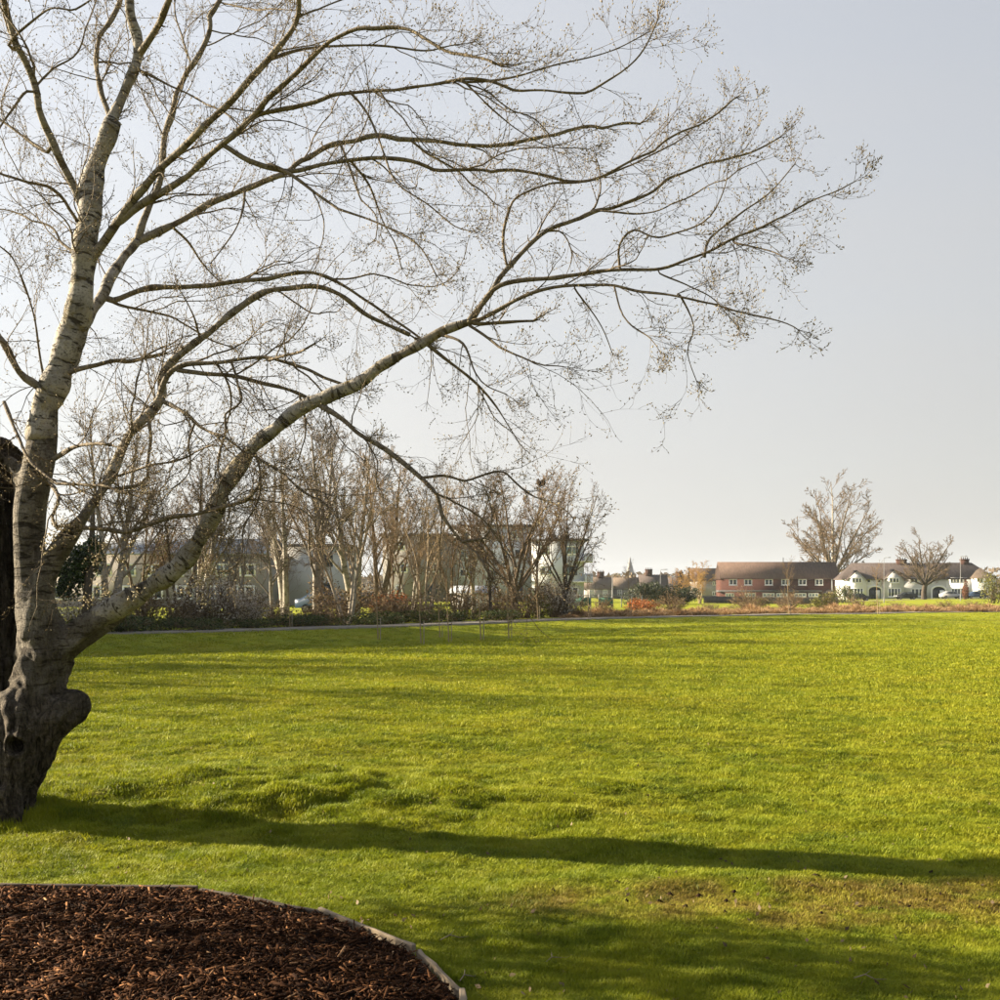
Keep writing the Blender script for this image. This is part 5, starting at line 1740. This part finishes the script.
# rows of small houses towards the spire
def small_house(label, p0, p1, ridge, eave, D, wall, roof, chim, seed):
    x0, x1 = (p0 - 500) / F * D, (p1 - 500) / F * D; L = x1 - x0
    zb = -.6
    o = thing('small_house', label, 'house', (x0, D, zb))
    ze, zr = EYE + (HZ - eave) / F * D - zb, EYE + (HZ - ridge) / F * D - zb
    b = Buf(); b.box(0, L, 0, 7, -.5, ze)
    b.add([(0.001, 0, ze), (0.001, 7, ze), (0.001, 3.5, zr - .2), (L - .001, 0, ze), (L - .001, 7, ze), (L - .001, 3.5, zr - .2)], tris=[(0, 2, 1), (3, 4, 5)])
    b.obj('wall', wall, o)
    b = Buf(); gable_roof(b, 0, L, 0, 7, ze, zr, .3); r_ = b.obj('roof', roof, o)
    n = max(2, int(L / 3.4))
    for k in range(n):
        window(o, (k + .5) * L / n, ze - 1.6, 1.2, 1.15, -.045, 2, sill=False)
        window(o, (k + .5) * L / n, .5, 1.3, 1.3, -.045, 2, sill=False)
    for c in chim: chimney(r_, L * c, 3.5, zr - .8, zr + 1.5, 1.9, .8, 4)


small_house('tan house with a brick chimney beside the flats', 585, 612, 577, 588, 300., 'house_tan', 'brown_roof', (.62,), 1)
small_house('tan house with a plain brown roof below the spire', 613, 640, 577.5, 588, 305., 'house_tan', 'brown_roof', (), 2)
small_house('brown-roofed house with a broad dark chimney behind the evergreen hedge', 641, 668, 574.5, 587, 300., 'house_tan', 'slate_roof', (.35,), 3)
small_house('dark-roofed house between the broad chimney and the golden tree', 669, 690, 577, 588, 310., 'brick_wall', 'slate_roof', (.6,), 4)
small_house('red-roofed house behind the golden tree', 692, 722, 568, 580, 330., 'house_tan', 'clay_roof', (), 5)

# far church spire
sp_ = thing('church_spire', 'pointed stone church spire far off above the roofs', 'church', (W(630, 0, 900)[0], 900, ht(W(630, 0, 900)[0], 900)))
zz = EYE + (HZ - 557) / F * 900 - sp_.location[2]
b = Buf(); b.box(-3.2, 3.2, -3.2, 3.2, -2, zz * .5); b.obj('tower', 'stone_spire', sp_)
b = Buf(); b.tube(np.array([(0, 0, zz * .5), (0, 0, zz * .75), (0, 0, zz)]), [3.6, 1.9, .1], 8); b.obj('spire', 'stone_spire', sp_)

# ------------------------------------------------------------------ far belts of woodland (beyond counting)
wb = Buf(); Rn = np.random.default_rng(91)
for D_, n, hgt, amp in ((420., 5200, 6.5, 2.5), (640., 5200, 11., 4.)):
    x = Rn.uniform(-.62, .62, n) * D_
    top = hgt * (.55 + .75 * vn(x / 26., x * 0 + D_, 61)) * (.8 + .4 * vn(x / 7., x * 0 + D_, 62))
    y = D_ + Rn.uniform(-14, 14, n)
    z = HT(x, y) + top * Rn.random(n) ** .6
    leaf_quads(wb, np.stack([x, y, z], -1), 1.3 * D_ / 420, Rn)
wo = wb.obj('distant_woodland', 'thicket_leaves')
tag(wo, 'brown belt of leafless woodland beyond the houses', 'woodland', kind='stuff')


# ------------------------------------------------------------------ parked cars
def car(px, D, paint, label, rz=0.):
    x = (px - 500) / F * D; z = ht(x, D) + .03
    o = thing('parked_car', label, 'car', (x, D, z), rz, 'cars parked by the houses')
    side = [(-2.05, .35), (2.05, .35), (2.1, .72), (1.95, .88), (1.15, .98), (.55, 1.42), (-.95, 1.45), (-1.65, 1.02), (-2.05, .95)]
    b = Buf(); b.prism(side, -.82, .82)
    bo = b.obj('body', paint, o)
    for s in (-1, 1):
        for tri in ([(.15, .99), (.98, .99), (.50, 1.36), (.15, 1.38)], [(-1.45, 1.02), (.07, .99), (.07, 1.38), (-.90, 1.39)]):
            g = Buf(); y = .823 * s
            g.prism(tri, min(y, y + .012 * s), max(y, y + .012 * s)); g.obj('window', 'window_glass', bo)
    for wx in (-1.3, 1.3):
        for s in (-1, 1):
            b = Buf(); b.tube(np.array([(wx, s * .66, .31), (wx, s * .75, .31), (wx, s * .84, .31)]), [.31, .31, .30], 14, bottom=True)
            w_ = b.obj('wheel', 'tyre_rubber', o)
            b = Buf(); b.tube(np.array([(wx, s * .842, .31), (wx, s * .85, .31), (wx, s * .856, .31)]), [.19, .19, .17], 10); b.obj('rim', 'pole_steel', w_)
    b = Buf(); b.box(2.02, 2.11, -.7, -.4, .6, .74); b.obj('headlight', 'white_frame', bo)
    b = Buf(); b.box(2.02, 2.11, .4, .7, .6, .74); b.obj('headlight', 'white_frame', bo)


car(859, 216, 'car_paint_black', 'black car parked by the first gable of the white terrace')
car(906, 216, 'car_paint_black', 'black car parked left of the dark round-headed tree', math.pi)
car(951, 216, 'car_paint_silver', 'silver car parked by the white terrace beside the copper hedge')
car(976, 216, 'car_paint_blue', 'dark blue car parked before the hipped bay', math.pi)
car(326, 78, 'car_paint_blue', 'dark blue car parked behind the twin-stemmed tree')
car(363, 84, 'car_paint_black', 'black car parked behind the russet shrub', math.pi)

# ------------------------------------------------------------------ lamp posts, green panels
for px, D, top, lab in ((612.5, 118, 575, 'thin grey lamp post beside the green panels'), (660.5, 170, 570, 'thin grey lamp post rising from the dark hedge'),
                        (884, 190, 558, 'thin grey lamp post before the grey gable'), (960.5, 190, 556.5, 'thin grey lamp post beside the copper hedge'),
                        (672.5, 150, 577, 'short grey lamp post beside the golden tree')):
    x = (px - 500) / F * D; z = ht(x, D); h = EYE + (HZ - top) / F * D - z
    o = thing('lamp_post', lab, 'lamp post', (x, D, z))
    b = Buf(); b.tube(np.array([(0, 0, -.2), (0, 0, 1.0), (0, 0, 1.05), (0, 0, h)]), [.08, .08, .055, .04], 8); b.obj('pole', 'pole_steel', o)
    b = Buf(); b.tube(np.array([(0, 0, h - .03), (.25, -.1, h + .06), (.6, -.25, h + .08)]), [.04, .04, .035], 6); b.obj('arm', 'pole_steel', o)
    b = Buf(); b.box(.52, 1.0, -.42, -.22, h + .03, h + .13); b.obj('lantern', 'pole_steel', o)

for p0, p1, D, lab in ((575, 590, 101, 'dark green hoarding panel beside the flats'), (599, 612.5, 101, 'dark green hoarding panel beside the thin lamp post')):
    x0, x1 = (p0 - 500) / F * D, (p1 - 500) / F * D
    o = thing('hoarding_panel', lab, 'hoarding', (x0, D, ht(x0, D)))
    L = x1 - x0
    b = Buf(); b.box(0, L, -.03, .03, .18, .92); b.obj('panel', 'green_panel', o)
    for x in (0, L):
        b = Buf(); b.box(x - .05, x + .05, .033, .13, -.2, 1.25); b.obj('post', 'pole_steel', o)
b = Buf()
x0, x1 = (560 - 500) / F * 103, (642 - 500) / F * 103
rw = thing('railing', 'thin pale railing running behind the dry grasses', 'railing', (x0, 103, 0))
for k in range(9):
    b = Buf(); b.box(-.04, .04, -.04, .04, -.3, 1.1); part('post', b.mesh('post', 'pole_steel'), rw, ((x1 - x0) * k / 8, 0, 0))
b = Buf(); b.box(-.1, x1 - x0 + .1, -.035, .035, 1.103, 1.19); b.obj('top_rail', 'pole_steel', rw)

# ------------------------------------------------------------------ small things on the near grass
R = random.Random(71)
GTW = 'fallen twigs on the near grass'
for i, (px, py) in enumerate(((455, 938), (470, 982), (560, 960), (870, 985), (350, 925))):
    D = DG(py); x = (px - 500) / F * D
    L = R.uniform(.05, .11)
    P = np.array([(-L, 0, .02), (-L * .3, .02, .035), (L * .3, -.01, .03), (L, .03, .022)])
    b = Buf(); b.tube(P, [.0025, .003, .002, .001], 5); b.tube(np.array([P[1], P[1] + [.02, .03, .010]]), [.002, .001], 4)
    o = b.obj('fallen_twig', 'weathered_timber', None, loc=(x, D, ht(x, D))); o.rotation_euler = (0, 0, R.uniform(-.6, .6))
    tag(o, 'thin pale fallen twig lying on the grass near the bark bed', 'twig', GTW)

lb_ = Buf(); Rn = np.random.default_rng(101)
n_ = 520
Dl = 1 / (1 / 4.2 + Rn.random(n_) * (1 / 16. - 1 / 4.2)); Xl = np.tan(Rn.uniform(-.5, .5, n_)) * Dl
kk = bed_in(Xl, Dl) < .5
Xl, Dl = Xl[kk], Dl[kk]
leaf_quads(lb_, np.stack([Xl, Dl, HT(Xl, Dl) + .022], -1), .017, Rn)
lo_ = lb_.obj('fallen_leaves', 'thicket_leaves'); tag(lo_, 'small dry brown leaves scattered over the near grass', 'leaves', kind='stuff')
clb = Buf(); n_ = 70
for i in range(n_):
    x = float(Rn.normal(2.0, 1.0)); y = float(Rn.normal(5.85, .32)) if i < 60 else float(Rn.uniform(8.2, 9.6))
    if i >= 60: x = float(Rn.uniform(-1.2, 1.6))
    r_ = float(Rn.uniform(.008, .022)); c = np.array([x, y, ht(x, y) + .012])
    v_ = Rn.normal(size=(6, 3)) * .25 + np.array([(1, 0, 0), (0, 1, 0), (-1, 0, 0), (0, -1, 0), (0, 0, .8), (0, 0, -.6)])
    clb.add(c + v_ * r_, tris=[(0, 1, 4), (1, 2, 4), (2, 3, 4), (3, 0, 4), (1, 0, 5), (2, 1, 5), (3, 2, 5), (0, 3, 5)])
cl_ = clb.obj('soil_crumbs', 'bark_bed_soil'); tag(cl_, 'dark crumbs of bare soil in the worn grass', 'soil', kind='stuff')

# ------------------------------------------------------------------ hazy air
hz = NT('haze_air')
hz.t.nodes.remove(hz.b)
pv = hz.n('ShaderNodeVolumePrincipled')
pv.inputs['Color'].default_value = (.74, .84, 1., 1)
pv.inputs['Density'].default_value = .00011
pv.inputs['Anisotropy'].default_value = .1
hz.l(pv.outputs[0], hz.out.inputs['Volume'])
zs_ = [0.]
hb_ = Buf(); hb_.box(-2700, 2700, -2700, 2700, -14, 62)
ho = hb_.obj('haze', 'haze_air'); tag(ho, 'thin pale haze hanging over the field and houses', 'haze', kind='stuff')
